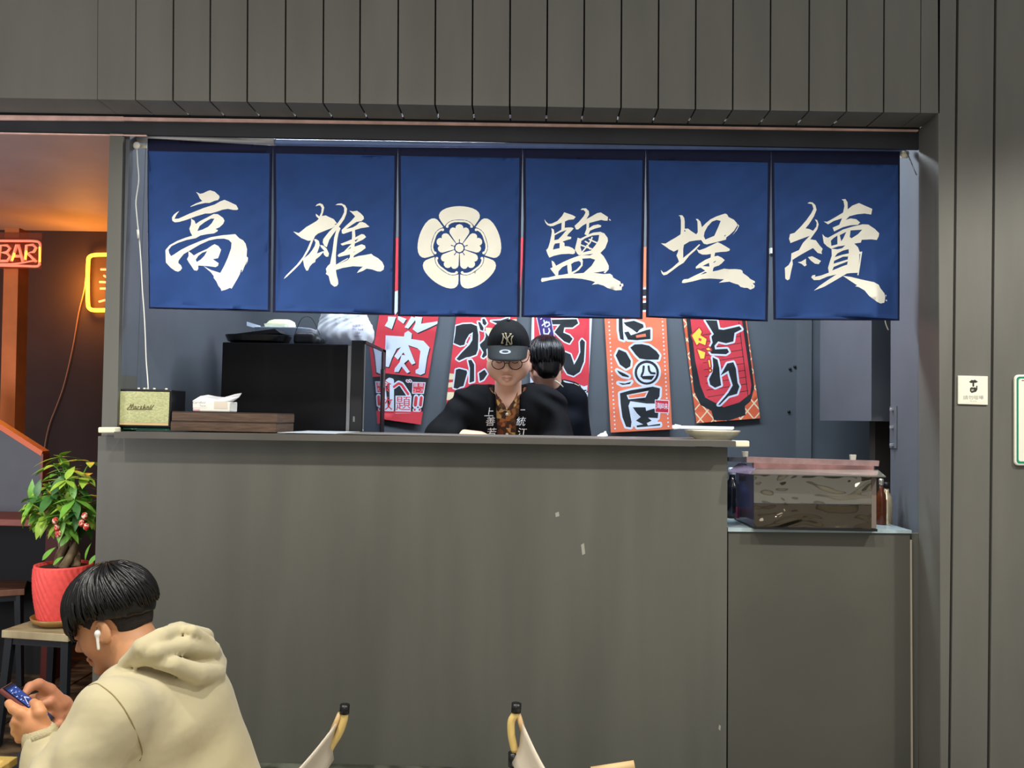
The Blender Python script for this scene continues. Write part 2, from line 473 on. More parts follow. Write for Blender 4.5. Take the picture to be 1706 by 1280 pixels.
# bar: ceiling, back wall
zc = P(100, 222, 2.93).z
bc = box('ceiling_bar', (-5.2, 2.93, zc), (XL - 0.06, 4.66, zc + 0.05), M_bceil); tag(bc, kind='structure')
yb = 4.56
bb = box('wall_bar_back', (-5.2, yb, 0), (XL - 0.06, yb + 0.06, zc), M_bwall); tag(bb, kind='structure')
bs = box('wall_bar_side', (XL - 0.075, 2.99, 0), (XL - 0.061, 4.56, zc), M_bwall); tag(bs, kind='structure')
skb = box('baseboard_bar', (-5.2, yb - 0.02, 0), (XL - 0.08, yb, 0.10), mat('red_brown_baseboard', (96, 40, 30), 0.5)); tag(skb, kind='structure')
# ---------------------------------------------------------------- counters
ct = thing('service_counter', P(690, 1268, YR), 'long grey painted service counter of the food stall', 'counter')
pbox('front_panel', 0, 0, 1, 1, YR, .02, M_wall2).name if False else None
zt = P(700, 738, 2.80).z
slab('front_panel', [(163.5, 727), (1212, 746), (1210, py0(1210, YR)), (150.5, py0(150.5, YR))], YR, 0.03, M_wall2, ct)
box('end_panel', (P(160, 900, YR).x, YR + 0.03, 0.0), (P(160, 900, YR).x + 0.03, 2.97, zt - 0.002), M_wall2, ct)
box('end_panel', (P(1211, 1000, YR).x - 0.03, YR + 0.03, 0.0), (P(1211, 1000, YR).x - 0.001, 3.22, zt - 0.002), M_wall2, ct)
box('rear_panel', (XL + 0.02, 3.19, 0.0), (P(1211, 1000, YR).x - 0.03, 3.22, zt - 0.03), M_wall2, ct)
top = slab('worktop', [(190, 719.5), (1226, 735), (1226, 745), (190, 730)], 2.765, 0.465, mat('counter_top_edge', (84, 81, 76), 0.35, var=0.1, vscale=6), ct)
ztop = (P(190, 719.5, 2.765).z + P(1226, 735, 2.765).z) / 2
for q, nm in (([(163, 712), (192, 712), (192, 721.5), (163, 721.5)], 0), ([(1222, 734.5), (1249, 735), (1249, 745), (1222, 745)], 1)):
    bevel(slab('corner_bumper', q, 2.78, 0.04, M_cream, ct), 0.004, 3)['label'] = 'cream foam bumper'
for q in ([(925, 855), (931, 853), (932, 860), (926, 862)], [(968, 908), (973, 905), (975, 923), (970, 925)], [(1198, 1208), (1201, 1210), (1200, 1218), (1197, 1215)]):
    slab('paint_chip', q, YR - 0.0006, 0.0006, mat('chip_white', (150, 150, 140), 0.8), ct)
# black film/paper laid on the worktop with a pale edge
def ptop(x, y, z=None): return PZ(x, y, ztop if z is None else z)
sc_ = thing('side_counter', P(1360, 1270, YR), 'lower grey counter section at the right end of the stall', 'counter')
zs = P(1365, 883, YR).z
slab('front_panel', [(1213.5, 886), (1516, 889), (1519, py0(1519, YR + .004)), (1212.5, py0(1212.5, YR + .004))], YR + 0.004, 0.03, mat('facade_paint_low', (80, 79, 72), 0.5, var=0.1, vscale=2.0, detail=9), sc_)
slab('worktop', [(1213, 879.5), (1519, 884), (1519, 889), (1213, 886)], YR - 0.002, 0.30, mat('pale_wet_worktop', (160, 178, 182), 0.18, var=0.12, vscale=12), sc_)
slab('edge_strip', [(1516.6, 900), (1519, 900), (1521, 1282), (1518, 1282)], YR + 0.002, 0.01, mat('raw_edge_strip', (170, 160, 140), 0.7), sc_)
st = slab('trim_8', [(1519, 889), (1533, 889), (1530, 1290), (1521, 1290)], YR + 0.012, 0.02, M_wall2); tag(st, kind='structure')
# pavement strip: stone tiles in front of the stall, each its own piece
for k in range(9):
    xa = -1.9 + k * 0.42
    t = box('tile', (xa, 2.40, 0.0), (xa + 0.415, 2.833, 0.006 + 0.0015 * (k % 2)), M_tile, fl)
for k in range(5):
    for j in range(5):
        xa = -3.9 + k * 0.5; ya = 2.86 + j * 0.35
        if xa + 0.49 < P(150, 900, YR).x - 0.0:
            box('tile', (xa, ya, 0), (xa + 0.494, ya + 0.345, 0.004 + 0.001 * ((k + j) % 3)), M_floor, fl)

# ---------------------------------------------------------------- noren
GL = {}
GL['gao'] = (264, 300, 6.4, [
 [(402,128),(445,148),(480,140),(520,120),(550,110),(600,125),(650,170),(652,190),(635,215),(600,222),(545,245),(500,245),(420,262),(340,288),(345,280),(400,250),(468,225),(440,195),(425,160)],
 [(222,332),(190,375),(172,415),(215,412),(330,360),(480,300),(600,262),(660,228),(705,212),(750,230),(830,268),(852,310),(838,320),(800,320),(740,308),(680,318),(620,340),(560,356),(532,358),(500,358),(400,388),(300,425),(220,448),(175,452),(148,435),(145,400),(165,370),(195,345)],
 [(348,412),(385,435),(398,470),(440,440),(520,400),(590,362),(635,365),(690,405),(705,435),(690,470),(650,505),(608,524),(635,535),(628,550),(590,570),(520,578),(450,592),(400,620),(300,640),(210,670),(140,705),(108,745),(115,780),(135,812),(165,795),(240,745),(330,700),(450,650),(560,610),(680,590),(820,578),(860,620),(905,645),(930,680),(945,740),(940,815),(955,830),(950,870),(900,965),(865,1010),(845,1050),(780,1160),(765,1150),(720,1170),(672,1183),(665,1160),(640,1130),(620,1085),(590,1045),(590,1025),(560,985),(480,918),(560,960),(660,992),(700,920),(740,830),(775,730),(780,670),(750,640),(700,625),(620,628),(540,645),(440,690),(330,755),(270,790),(245,820),(215,860),(212,885),(240,910),(252,940),(235,965),(210,978),(180,970),(130,935),(80,880),(75,750),(85,735),(120,695),(200,650),(290,615),(360,595),(340,555),(330,520),(345,480),(350,440)],
 [(320,760),(350,780),(378,805),(430,775),(520,735),(570,700),(600,685),(640,705),(668,745),(650,800),(635,835),(580,845),(610,865),(642,888),(635,915),(610,930),(540,920),(425,912),(425,950),(410,968),(380,962),(350,915),(325,880),(305,845),(322,810)]],
 [[(597,412),(560,412),(500,445),(440,490),(415,545),(470,530),(530,500),(570,460)],
  [(520,758),(470,775),(425,810),(398,850),(410,875),(450,850),(490,810)],
  [(868,1003),(880,960),(895,955),(876,1005)],[(905,950),(940,870),(944,872),(912,950)]])
GL['xiong'] = (464, 320, 7.111, [
 [(440,170),(455,148),(490,133),(525,148),(542,185),(530,240),(515,285),(560,278),(600,298),(655,322),(692,372),(680,390),(640,425),(560,455),(470,492),(435,520),(410,575),(370,680),(310,775),(255,855),(180,930),(100,1005),(62,1032),(90,990),(150,930),(220,860),(290,770),(340,680),(385,575),(350,578),(270,545),(210,500),(175,468),(240,487),(270,465),(330,415),(400,375),(450,345),(478,318),(445,285),(443,258),(485,290),(508,240),(512,190),(495,160),(470,160)],
 [(675,155),(700,140),(745,135),(790,158),(812,200),(805,255),(780,320),(735,385),(690,445),(640,510),(600,570),(572,655),(545,640),(525,600),(530,560),(560,520),(600,470),(650,420),(700,370),(750,300),(778,240),(778,190),(755,160),(720,155)],
 [(420,560),(445,558),(478,580),(490,630),(470,690),(455,730),(520,705),(545,700),(500,650),(495,628),(530,635),(570,670),(598,730),(590,765),(565,768),(540,745),(530,715),(490,760),(440,800),(435,830),(400,850),(370,885),(350,930),(330,932),(305,880),(290,800),(320,772),(360,740),(400,690),(430,640),(440,600)],
 [(700,395),(735,432),(712,490),(698,560),(688,650),(680,740),(680,862),(760,835),(820,806),(850,770),(885,778),(950,758),(1020,748),(1100,733),(1125,755),(1180,785),(1230,830),(1252,880),(1245,920),(1210,943),(1170,940),(1110,918),(1045,908),(1000,935),(930,960),(950,930),(1000,885),(880,880),(760,900),(680,925),(690,990),(705,1045),(708,1090),(690,1115),(660,1122),(620,1090),(605,1040),(595,995),(560,970),(570,950),(562,910),(585,875),(612,850),(625,780),(640,700),(650,620),(660,540),(680,470),(690,430)],
 [(680,862),(760,815),(825,780),(820,795),(760,830)],
 [(840,222),(880,230),(930,222),(970,250),(1008,290),(1012,320),(985,345),(925,355),(870,390),(800,440),(880,420),(925,395),(960,360),(990,355),(1030,370),(1078,412),(1040,420),(980,428),(872,462),(770,497),(752,490),(748,452),(800,400),(860,345),(908,290),(870,250)],
 [(872,450),(905,450),(910,520),(905,600),(895,700),(888,785),(845,790),(850,700),(866,600),(872,520)],
 [(735,615),(800,590),(870,560),(985,498),(1015,505),(1038,535),(1000,565),(900,612),(820,618),(755,635)],
 [(860,620),(880,630),(800,700),(780,700)],
 [(700,755),(715,735),(790,698),(870,660),(985,620),(1025,635),(1032,665),(985,700),(900,750),(880,775),(870,735),(715,770)]],
 [[(900,575),(950,550),(915,590)],[(890,712),(912,700),(890,720)],[(660,385),(690,372),(680,390)]])
GL['yan'] = (890, 330, 7.53, [
 [(128,265),(150,300),(180,325),(220,322),(290,290),(350,225),(375,180),(420,195),(480,215),(520,238),(495,268),(430,275),(385,295),(382,375),(430,370),(470,370),(495,380),(480,400),(430,450),(410,480),(465,490),(460,515),(420,525),(355,548),(380,565),(380,605),(430,608),(480,628),(510,655),(512,690),(490,705),(430,700),(340,705),(250,725),(190,748),(170,710),(150,655),(175,625),(195,560),(215,470),(222,420),(215,380),(245,395),(255,450),(340,400),(345,310),(290,330),(240,352),(200,355),(165,340),(140,310)],
 [(580,150),(600,132),(650,130),(685,165),(688,210),(655,265),(720,230),(790,190),(835,182),(880,210),(925,240),(920,285),(880,285),(840,275),(760,295),(690,315),(685,380),(740,345),(800,332),(842,345),(835,365),(760,385),(700,410),(680,458),(740,435),(830,425),(880,445),(920,500),(925,540),(890,630),(830,690),(870,730),(900,780),(935,850),(935,895),(890,945),(870,935),(890,915),(800,932),(740,938),(870,955),(950,950),(980,970),(990,1000),(1080,1050),(1085,1075),(1115,1075),(1118,1105),(1100,1115),(1095,1155),(1020,1160),(920,1130),(870,1100),(800,1080),(725,1088),(765,1055),(700,1035),(600,1015),(480,1005),(350,1008),(200,1030),(95,1055),(85,1030),(95,1005),(180,998),(270,975),(200,885),(230,870),(218,785),(245,800),(275,850),(360,805),(450,765),(530,735),(600,712),(560,718),(540,700),(510,650),(515,620),(530,560),(545,500),(580,510),(660,470),(630,455),(655,390),(655,320),(610,345),(550,395),(525,395),(505,350),(560,300),(620,230),(645,180),(620,150)],
 [(935,270),(945,262),(962,280),(955,288)]],
 [[(257,468),(330,430),(405,402),(340,480),(300,520),(252,530)],[(262,572),(320,565),(318,630),(235,648),(245,600)],
  [(590,540),(640,505),(730,470),(815,463),(805,530),(770,590),(710,660),(600,685),(580,620)],
  [(600,718),(740,700),(700,720)],[(300,970),(305,920),(350,870),(415,838),(418,900),(425,950),(350,965)],
  [(470,930),(470,880),(462,830),(500,805),(560,790),(585,810),(585,840),(530,900)],
  [(485,952),(560,905),(605,850),(610,790),(600,762),(700,755),(765,775),(720,850),(620,940)],
  [(1070,1090),(1085,1080),(1092,1110),(1072,1108)]])
GL['cheng'] = (1090, 340, 8.0, [
 [(322,155),(350,150),(375,152),(398,185),(405,230),(405,330),(450,328),(490,360),(560,405),(580,375),(578,290),(575,230),(552,200),(580,200),(615,235),(635,310),(690,255),(750,205),(830,165),(890,145),(945,128),(970,140),(990,175),(1060,210),(1100,255),(1108,285),(1060,360),(1000,415),(960,445),(955,475),(900,490),(820,510),(700,540),(660,530),(625,480),(560,485),(470,500),(395,545),(385,600),(385,720),(460,660),(540,590),(600,535),(612,545),(540,625),(465,690),(450,710),(390,785),(330,820),(250,880),(170,940),(125,952),(100,925),(88,880),(120,915),(160,905),(240,850),(330,770),(315,730),(295,685),(315,640),(320,605),(260,635),(200,605),(160,575),(88,525),(150,528),(220,485),(290,445),(350,405),(355,330),(355,220),(345,165)],
 [(565,600),(600,618),(680,590),(760,550),(845,510),(890,530),(950,565),(1008,600),(1000,625),(960,635),(880,640),(810,650),(800,700),(845,690),(900,715),(938,748),(900,790),(860,820),(800,840),(785,860),(778,900),(850,885),(930,862),(1000,870),(1080,868),(1150,875),(1175,890),(1180,920),(1250,970),(1280,1000),(1340,1030),(1340,1055),(1310,1055),(1340,1090),(1330,1120),(1280,1142),(1240,1118),(1200,1118),(1150,1105),(1120,1075),(1060,1058),(1000,1035),(860,1050),(930,1005),(850,1000),(750,993),(640,998),(520,1030),(400,1055),(368,1052),(375,1020),(400,1003),(450,1000),(560,945),(680,890),(620,850),(555,862),(552,840),(600,795),(680,745),(750,715),(755,665),(700,675),(640,675),(590,650)],
 [(1110,265),(1130,290),(1100,350),(1040,418),(1075,370),(1115,300)]],
 [[(885,225),(830,213),(770,235),(710,300),(670,375),(660,430),(680,475),(740,450),(800,425),(830,360),(860,290)],
  [(640,828),(730,785),(735,835)],[(615,942),(680,905),(705,915),(660,932)],[(785,780),(815,757),(820,765),(795,785)],[(400,340),(420,365),(400,368)],[(1300,1080),(1318,1115),(1302,1095)],[(925,430),(955,408),(945,430)]])
GL['xu'] = (1295, 320, 6.4, [
 [(320,120),(345,108),(375,112),(405,140),(418,190),(390,260),(340,340),(300,388),(340,395),(380,415),(415,370),(420,330),(400,292),(425,300),(440,345),(425,400),(350,505),(410,515),(450,570),(482,605),(470,640),(475,662),(430,650),(380,598),(320,630),(240,675),(160,725),(165,770),(150,830),(130,930),(108,942),(85,925),(80,810),(120,780),(145,735),(150,655),(230,620),(275,540),(345,468),(230,510),(140,545),(125,500),(135,450),(185,435),(250,370),(310,300),(360,230),(385,180),(370,130)],
 [(218,750),(255,742),(305,712),(305,760),(312,780),(290,795),(260,768)],
 [(325,695),(370,685),(420,710),(465,735),(440,770),(400,765),(355,730)],
 [(685,80),(725,75),(748,110),(750,185),(800,145),(870,118),(930,145),(1012,180),(1000,240),(930,230),(850,238),(770,258),(728,298),(780,282),(840,290),(882,325),(860,350),(780,355),(700,375),(605,420),(590,380),(660,350),(690,280),(600,310),(540,345),(495,315),(530,318),(600,280),(700,220),(715,150),(705,95)],
 [(480,450),(510,480),(540,488),(600,455),(700,400),(800,370),(910,345),(970,348),(1040,395),(1085,440),(1080,475),(1060,512),(1000,505),(900,510),(890,540),(820,550),(860,590),(878,640),(905,635),(895,700),(880,800),(865,890),(852,885),(858,862),(780,865),(740,870),(640,930),(500,1010),(390,1052),(450,1000),(560,925),(630,880),(540,900),(450,938),(390,940),(360,910),(375,888),(405,885),(400,905),(470,890),(550,860),(540,810),(560,740),(580,680),(578,610),(530,580),(495,545)],
 [(700,895),(780,905),(900,935),(1030,962),(1080,990),(1100,1030),(1140,1080),(1150,1120),(1140,1180),(1100,1190),(1060,1170),(980,1110),(930,1050),(870,1015),(830,1005),(850,995),(780,950)],
 [(1150,1095),(1162,1100),(1158,1120)],[(1150,1150),(1170,1150),(1165,1170)]],
 [[(780,410),(905,402),(860,450),(790,495),(772,480)],[(575,575),(570,520),(600,490),(640,465),(640,558)],
  [(665,460),(735,425),(700,500),(680,525)],[(575,605),(650,580),(725,570),(690,600),(640,612)],
  [(610,695),(640,655),(700,625),(760,610),(762,655),(690,670)],[(600,765),(605,735),(700,690),(755,688),(750,720)],
  [(585,838),(600,800),(660,775),(750,740),(745,775),(700,790)],[(875,660),(885,660),(872,780)]])
def glyph_layers(key, wi=1, bi=0):
    ox, oy, s, pos, neg = GL[key]; T = lambda q: [(ox + x / s, oy + y / s) for x, y in q]
    L = [(wi, [T(q) for q in pos], False), (bi, [T(q) for q in neg], False)]
    if key == 'yan':
        w = []
        for a, b in (((585, 590), (720, 640)), ((600, 680), (700, 560)), ((700, 560), (725, 495)), ((640, 545), (690, 575)), ((690, 520), (780, 560)), ((660, 595), (700, 640))):
            w += stroke([a, b], 9)
        L.append((wi, [T(q) for q in w], False))
    return L
def crest_layers(wi=1, bi=0):
    cx, cy_, s = 685 + 643 / 8, 333 + 643 / 8, 8.0
    pol = lambda r, t: (cx + r / s * math.sin(math.radians(t)), cy_ - r / s * math.cos(math.radians(t)))
    A, B, C = [], [], []
    for k in range(5):
        t0 = 72 * k
        seg = [(352, -34.2), (430, -34.4), (480, -34.0), (515, -32), (540, -28.5), (553, -24)] + [(558, t) for t in (-18, -12, -6, 0, 6, 12, 18)] + \
              [(553, 24), (540, 28.5), (515, 32), (480, 34.0), (430, 34.4), (352, 34.2), (366, 28), (377, 22), (382, 15), (380, 8), (379, 0), (380, -8), (382, -15), (377, -22), (366, -28)]
        A.append([pol(r, t + t0) for r, t in seg])
        cr = [(328, -29.5), (343, -28), (352, -24), (361, -18), (362, -10), (357, 0), (362, 10), (361, 18), (352, 24), (343, 28), (328, 29.5)]
        A += stroke([pol(r, t + t0) for r, t in cr], 13 / s); A.append([pol(r, 0) for r, t in ()] or circ(*pol(330, t0 - 29.5), 19 / s, 10)); A.append(circ(*pol(330, t0 + 29.5), 19 / s, 10))
        pet = [(-40, 62), (-128, 195), (-133, 225), (-118, 258), (-92, 274), (-65, 270), (-52, 262), (-50, 285), (-32, 308), (0, 318), (32, 308), (50, 285), (52, 262), (65, 270), (92, 274), (118, 258), (133, 225), (128, 195), (40, 62), (0, 75)]
        ca, sa = math.cos(math.radians(t0)), math.sin(math.radians(t0))
        A.append([(cx + (x * ca + y * sa) / s, cy_ + (x * sa - y * ca) / s) for x, y in pet])
        B += stroke([pol(55, t0), pol(85, t0), pol(112, t0)], [4 / s, 5 / s, 7 / s])
    A.append(circ(cx, cy_, 56 / s, 20))
    return [(wi, A, False), (bi, B, False)]
M_navy = mat('indigo_cloth', (30, 64, 122), 0.85, var=0.10, vscale=7, bump=0.10, bscale=900, sheen=0.0)
M_hem = mat('indigo_hem', (9, 17, 50), 0.9)
M_wprint = mat('white_print', (236, 234, 220), 0.8, var=0.03, vscale=12)
YN = 2.90
nr = thing('noren_curtain', P(870, 245, YN), 'wide indigo noren with white brush characters and a round flower crest, hung across the opening', 'curtain')
panels = [([(246, 231), (454.5, 243), (450.5, 519.5), (248.5, 514.5)], 'gao'),
          ([(454.5, 243), (662.5, 246), (657, 525.5), (454.5, 520.5)], 'xiong'),
          ([(662.5, 246), (870.5, 247.5), (865.5, 528.5), (662.5, 527)], None),
          ([(870.5, 247.5), (1075.5, 249), (1070.5, 532), (868.5, 528.5)], 'yan'),
          ([(1075.5, 249), (1284.5, 250.5), (1279, 536), (1076, 529)], 'cheng'),
          ([(1284.5, 250.5), (1499, 252.5), (1498.5, 534.5), (1288.5, 533)], 'xu')]
def noren_map(x, y):
    t = max(0, (y - 262)) / 265.0
    w = 0.006 * t * math.sin(x * 0.047 + y * 0.012) + 0.007 * t * math.sin(x * 0.0191 - y * 0.02 + 1.3)
    w += 0.004 * math.sin(x * 0.083 + y * 0.031) * t * t
    n = noise.noise(Vector((x * 0.012, y * 0.008, 3.1))); w += 0.009 * n * min(1, t * 2)
    # diagonal creases from the top corners
    w += 0.0018 * math.sin((x + y * 1.4) * 0.11) * (1 - t) * (1 if y > 258 else 0)
    return P(x, y, YN + w + (0.0 if y > 262 else -0.006 * math.sin((y - 236) / 26 * math.pi)))
for i, (q, key) in enumerate(panels):
    (x0, y0), (x1, y1), (x2, y2), (x3, y3) = q
    gx = 1.6                                           # slit half width, wider below
    zip_y = [y0 + 110, 335, 335, 400, 250, 360, 0][i]
    L = [(2, [[(x0, y0 - 2), (x1, y1 - 2), (x1, 247.4 + x1 * 0.0185), (x0, 247.4 + x0 * 0.0185)]], False)]
    l = [(x0 + 0.9, y0), (x0 + 0.9, y0 + 40), (x0 + 1.8, y0 + 120), (x3, y3)]
    r = [(x1 - 0.9, y1), (x1 - 0.9, y1 + 40), (x1 - 2.2, y1 + 120), (x2, y2)]
    if i == 0: l = [(x0, y0), (x0, y0 + 100), (x3, y3)]
    if i == 5: r = [(x1, y1), (x1, y1 + 100), (x2, y2)]
    base = []
    def dens(pts):
        o = []
        for (a, b), (c, d) in zip(pts, pts[1:]):
            n = max(1, int(math.hypot(c - a, d - b) / 9))
            o += [(a + (c - a) * k / n, b + (d - b) * k / n) for k in range(n)]
        return o
    base = dens([(x0, y0)] + [(x1, y1)] + r[1:] + [l[-1]] + l[::-1][1:])
    hemw = 3.2 if i not in (0, 5) else 2.6
    hem = stroke(l, 4.4 if i else 1.6) + stroke(r, 4.4 if i < 5 else 3.2) + stroke([(x3, y3), (x2, y2)], 2.8)
    L.append((2, hem, False))
    L += glyph_layers(key) if key else crest_layers()
    o = painted('curtain_panel', base, L, noren_map, [M_navy, M_wprint, M_hem], nr, grid=7)
    s = o.modifiers.new('solid', 'SOLIDIFY'); s.thickness = 0.0012; s.offset = 0
    for mm in range(1): pass
rod = thing('curtain_rod', P(870, 247, YN), 'telescopic rod carrying the indigo noren, white thick tube at left and pale blue thin tube', 'rod')
tube('outer_tube', [P(209, 231.5, YN + .018), P(458, 237, YN + .018)], 0.0135, mat('tube_white', (238, 232, 222), 0.35), rod, 12)
tube('inner_tube', [P(455, 237, YN + .018), P(1508, 253, YN + .018)], 0.0105, mat('pale_blue_tube', (150, 172, 215), 0.35, var=0.1, vscale=10), rod, 12)
for x, y, dx in ((204, 235.5, 8), (1512, 257.5, -10)):
    tube('end_cap', [P(x, y, YN + .002), P(x + dx, y + dx * .02, YN + .002)], 0.0125, M_cream, rod, 14)
hk = thing('cable_hook', P(228, 243, YN - .01), 'white adhesive hook holding the cable at the left end of the rod', 'hook')
lathe('disc', [(0.0, 0), (0.012, 0), (0.014, 0.004), (0.010, 0.007), (0, 0.007)], P(228.5, 243, YN - .012), M_white, hk, 16, Matrix.Rotation(math.pi / 2, 3, 'X'))
bevel(slab('plate', [(214, 240), (244, 241), (244, 247), (214, 244)], YN + .004, .004, M_cream, hk), .001)
cab = [(228, 247), (229, 270), (231, 300), (226.5, 335), (228, 360), (231, 390), (232.5, 405), (235, 440), (237, 480), (240, 520), (242, 560), (243.5, 600), (246, 632), (247, 650)]
pts = smooth_path([P(x, y, YN - .012 + 0.004 * math.sin(i * 1.3) + i * 0.0016) for i, (x, y) in enumerate(cab)], 5)
cb = thing('white_cable', pts[0], 'thin white cable hanging from the rod down to the speaker', 'cable')
tube('cord', pts, 0.0021, M_white, cb, 6)
tube('inline_plug', [P(229.5, 383, YN - .008), P(231, 398, YN - .008)], 0.0042, M_white, cb, 8)
hc = tube('hanging_cord', smooth_path([P(1474, 530, 3.0), P(1476, 540, 3.0), P(1480, 550, 3.0)], 4), 0.002, M_cream)
tag(hc, 'short cream cord end dangling below the right end of the noren', 'cord')
dc = tube('stay_wire', [P(1511, 254, YN - .01), P(1527, 292, YR + .02)], 0.0018, M_steel); tag(dc, 'thin metal stay running from the rod end to the right reveal', 'wire')
# ---------------------------------------------------------------- banners on the kitchen back wall
YB = 4.19
M_red = mat('banner_red', (206, 58, 70), 0.7); M_bblk = mat('banner_black', (26, 32, 38), 0.7); M_bwh = mat('banner_white', (206, 216, 232), 0.7)
M_org = mat('banner_orange', (226, 118, 84), 0.7); M_cr = mat('banner_cream', (228, 214, 178), 0.7); M_pur = mat('banner_purple', (58, 40, 110), 0.7)
M_yel = mat('banner_yellow', (232, 208, 78), 0.7); M_brn = mat('banner_brown', (176, 128, 104), 0.7); M_dro = mat('banner_deep_orange', (216, 98, 62), 0.7); M_crim = mat('banner_crimson', (186, 38, 56), 0.7)
BM = [M_red, M_bwh, M_bblk, M_org, M_cr, M_pur, M_yel, M_brn, M_dro, M_crim]   # indices 0..9
def banner(name, label, quad, layers, ox, oy, s, topy, basecol=0):
    T = lambda q: [(ox + x / s, oy + y / s) for x, y in q]
    (ax, ay), (bx, by), (cx, cy_), (dx, dy) = quad
    k = (ay - topy) / (dy - ay); kb = (by - topy) / (cy_ - by)
    tl = (ax - (dx - ax) * k, topy); tr = (bx - (cx - bx) * kb, topy + 1)
    e = []
    def den(a, b, n): return [(a[0] + (b[0] - a[0]) * i / n, a[1] + (b[1] - a[1]) * i / n) for i in range(n)]
    base = den(tl, tr, 8) + den(tr, (cx, cy_), 20) + den((cx, cy_), (dx, dy), 8) + den((dx, dy), tl, 20)
    big = [(0, 0), (1706, 0), (1706, 1280), (0, 1280)]
    L = [(basecol, [big], False)] + [(m, [T(q) for q in p], eo) for m, p, eo in layers]
    def mp(x, y):
        ph = (y - topy)
        w = 0.0035 * abs(math.sin(ph * math.pi / 60.0)) ** 6 + 0.002 * math.sin(x * 0.09) * math.sin(y * 0.05)
        return P(x, y, YB - 0.006 - w - 0.02 * max(0, (y - 640) / 80) ** 2 * 0.6)
    o = painted(name, base, L, mp, BM, None, grid=9)
    return tag(o, label, 'banner')
def dens_outline(polys, w): return [q for p in polys for q in outline(p, w)]
# 1: grilled meat, red with white characters
n1 = [[(820,135),(885,138),(850,240),(792,212),(818,170)],[(900,130),(970,155),(945,195),(900,160)],[(1010,135),(1055,150),(985,235),(955,225)],
      [(1040,135),(1100,140),(1090,195),(1225,175),(1225,195),(1130,240),(1060,270),(1020,240),(1045,190)],
      [(850,-60),(905,-80),(920,60),(880,120),(850,60)],[(940,-100),(1230,-110),(1230,-60),(940,-50)],[(940,20),(1235,0),(1235,60),(940,80)],[(1060,-260),(1110,-260),(1110,20),(1060,20)],
      [(800,290),(950,300),(955,270),(985,252),(1015,275),(1010,320),(1110,335),(1160,390),(1140,470),(1120,600),(1085,615),(1045,600),(1045,575),(1070,560),(1075,500),(1085,420),(1060,395),(985,370),(1043,518),(1015,530),(945,430),(900,490),(870,460),(925,385),(890,400),(850,480),(825,550),(792,545)],
      [(930,450),(975,455),(985,490),(950,520),(1000,590),(975,600),(930,545),(905,590),(870,590),(875,560),(915,510)]]
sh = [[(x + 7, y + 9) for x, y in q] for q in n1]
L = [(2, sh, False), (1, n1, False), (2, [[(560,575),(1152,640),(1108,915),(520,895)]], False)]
be = stroke([(865,712),(905,680),(930,690),(988,778)], 20) + stroke([(975,662),(985,668)], 12) + stroke([(998,660),(1006,668)], 12)
bi = stroke([(868,712),(905,684),(930,694),(984,772)], 10) + stroke([(975,662),(985,668)], 5) + stroke([(998,660),(1006,668)], 5)
L += [(1, be + [q for q in outline([(830,655),(850,660),(850,900),(800,900),(780,700)], 18)] + [[(880,785),(1012,785),(1005,930),(880,930)], [(1020,672),(1128,675),(1113,770),(1015,768)]] + stroke([(1050,795),(1042,868)], 22) + stroke([(1092,795),(1084,868)], 20) + stroke([(1036,902),(1076,902)], 16), False),
      (0, bi + stroke([(1050,800),(1043,862)], 13) + stroke([(1092,800),(1085,862)], 12) + [circ(1038,900,10,8), circ(1078,900,10,8)], False),
      (0, glyphs('題', 944, 857, 128, 0.012), True), (0, glyphs('放', 800, 857, 118, 0.012), True), (0, glyphs('食', 795, 715, 110, 0.012), True),
      (0, [[(1027,680),(1120,682),(1106,762),(1021,760)]], False), (1, glyphs('盛', 1047, 698, 36, 0.005) + glyphs('極', 1092, 699, 36, 0.005), True), (1, glyphs('コース', 1065, 742, 31, 0.012), True),
      (0, [[(520,905),(1105,918),(1100,930),(520,925)]], False)]
banner('banner', 'red banner with big white and red characters, just right of the black refrigerator', [(631.4,527.4),(730,529.5),(701,707.7),(603,694)], L, 480, 500, 4.921, 396)
# 2: behind the cook, black brush characters
n2 = [[(125,150),(200,128),(290,125),(350,150),(365,250),(360,400),(340,455),(270,480),(235,485),(160,520),(130,500),(190,430),(270,350),(300,300),(305,215),(265,240),(230,300),(215,350),(170,360),(100,330),(120,220)],
      [(360,105),(385,110),(420,170),(415,200),(385,190)],[(405,75),(430,72),(455,120),(435,145),(410,125)],[(500,95),(600,90),(690,62),(680,100),(640,130),(590,135)],
      [(440,215),(480,270),(490,300),(480,370),(450,400),(455,460),(420,490),(400,480),(420,430),(385,370),(380,345),(430,300),(445,260)],
      [(255,515),(290,510),(320,560),(320,740),(270,755),(275,600)],[(125,615),(160,605),(240,625),(245,650),(205,790),(170,800),(140,820),(100,810),(115,700)],
      [(370,655),(430,615),(460,660),(420,720),(380,740)],[(520,600),(640,610),(650,700),(560,720)],[(300,-200),(420,-220),(430,-60),(320,-40)],[(480,-300),(640,-300),(620,-160),(470,-150)]]
L = [(4, [[(440,165),(600,180),(560,225),(450,240)],[(710,80),(790,75),(790,130),(730,118)],[(55,655),(110,660),(95,720),(50,720)],[(30,755),(120,745),(120,800),(30,805)],[(20,855),(160,855),(160,930),(20,940)],[(620,200),(800,180),(800,250),(620,260)],[(600,420),(800,420),(800,480),(600,480)]], False),
     (1, dens_outline(n2, 15), False), (2, n2, False), (0, [[(265,260),(285,270),(250,345),(230,330)]], False), (1, outline([(265,260),(285,270),(250,345),(230,330)], 9), False), (0, [[(265,262),(281,272),(250,338),(234,328)]], False)]
banner('banner', 'red and cream striped banner with black brush characters, behind the cook in the cap', [(759.8,529.4),(861,530),(842,706),(741,692)], L, 740, 520, 6.4, 395)
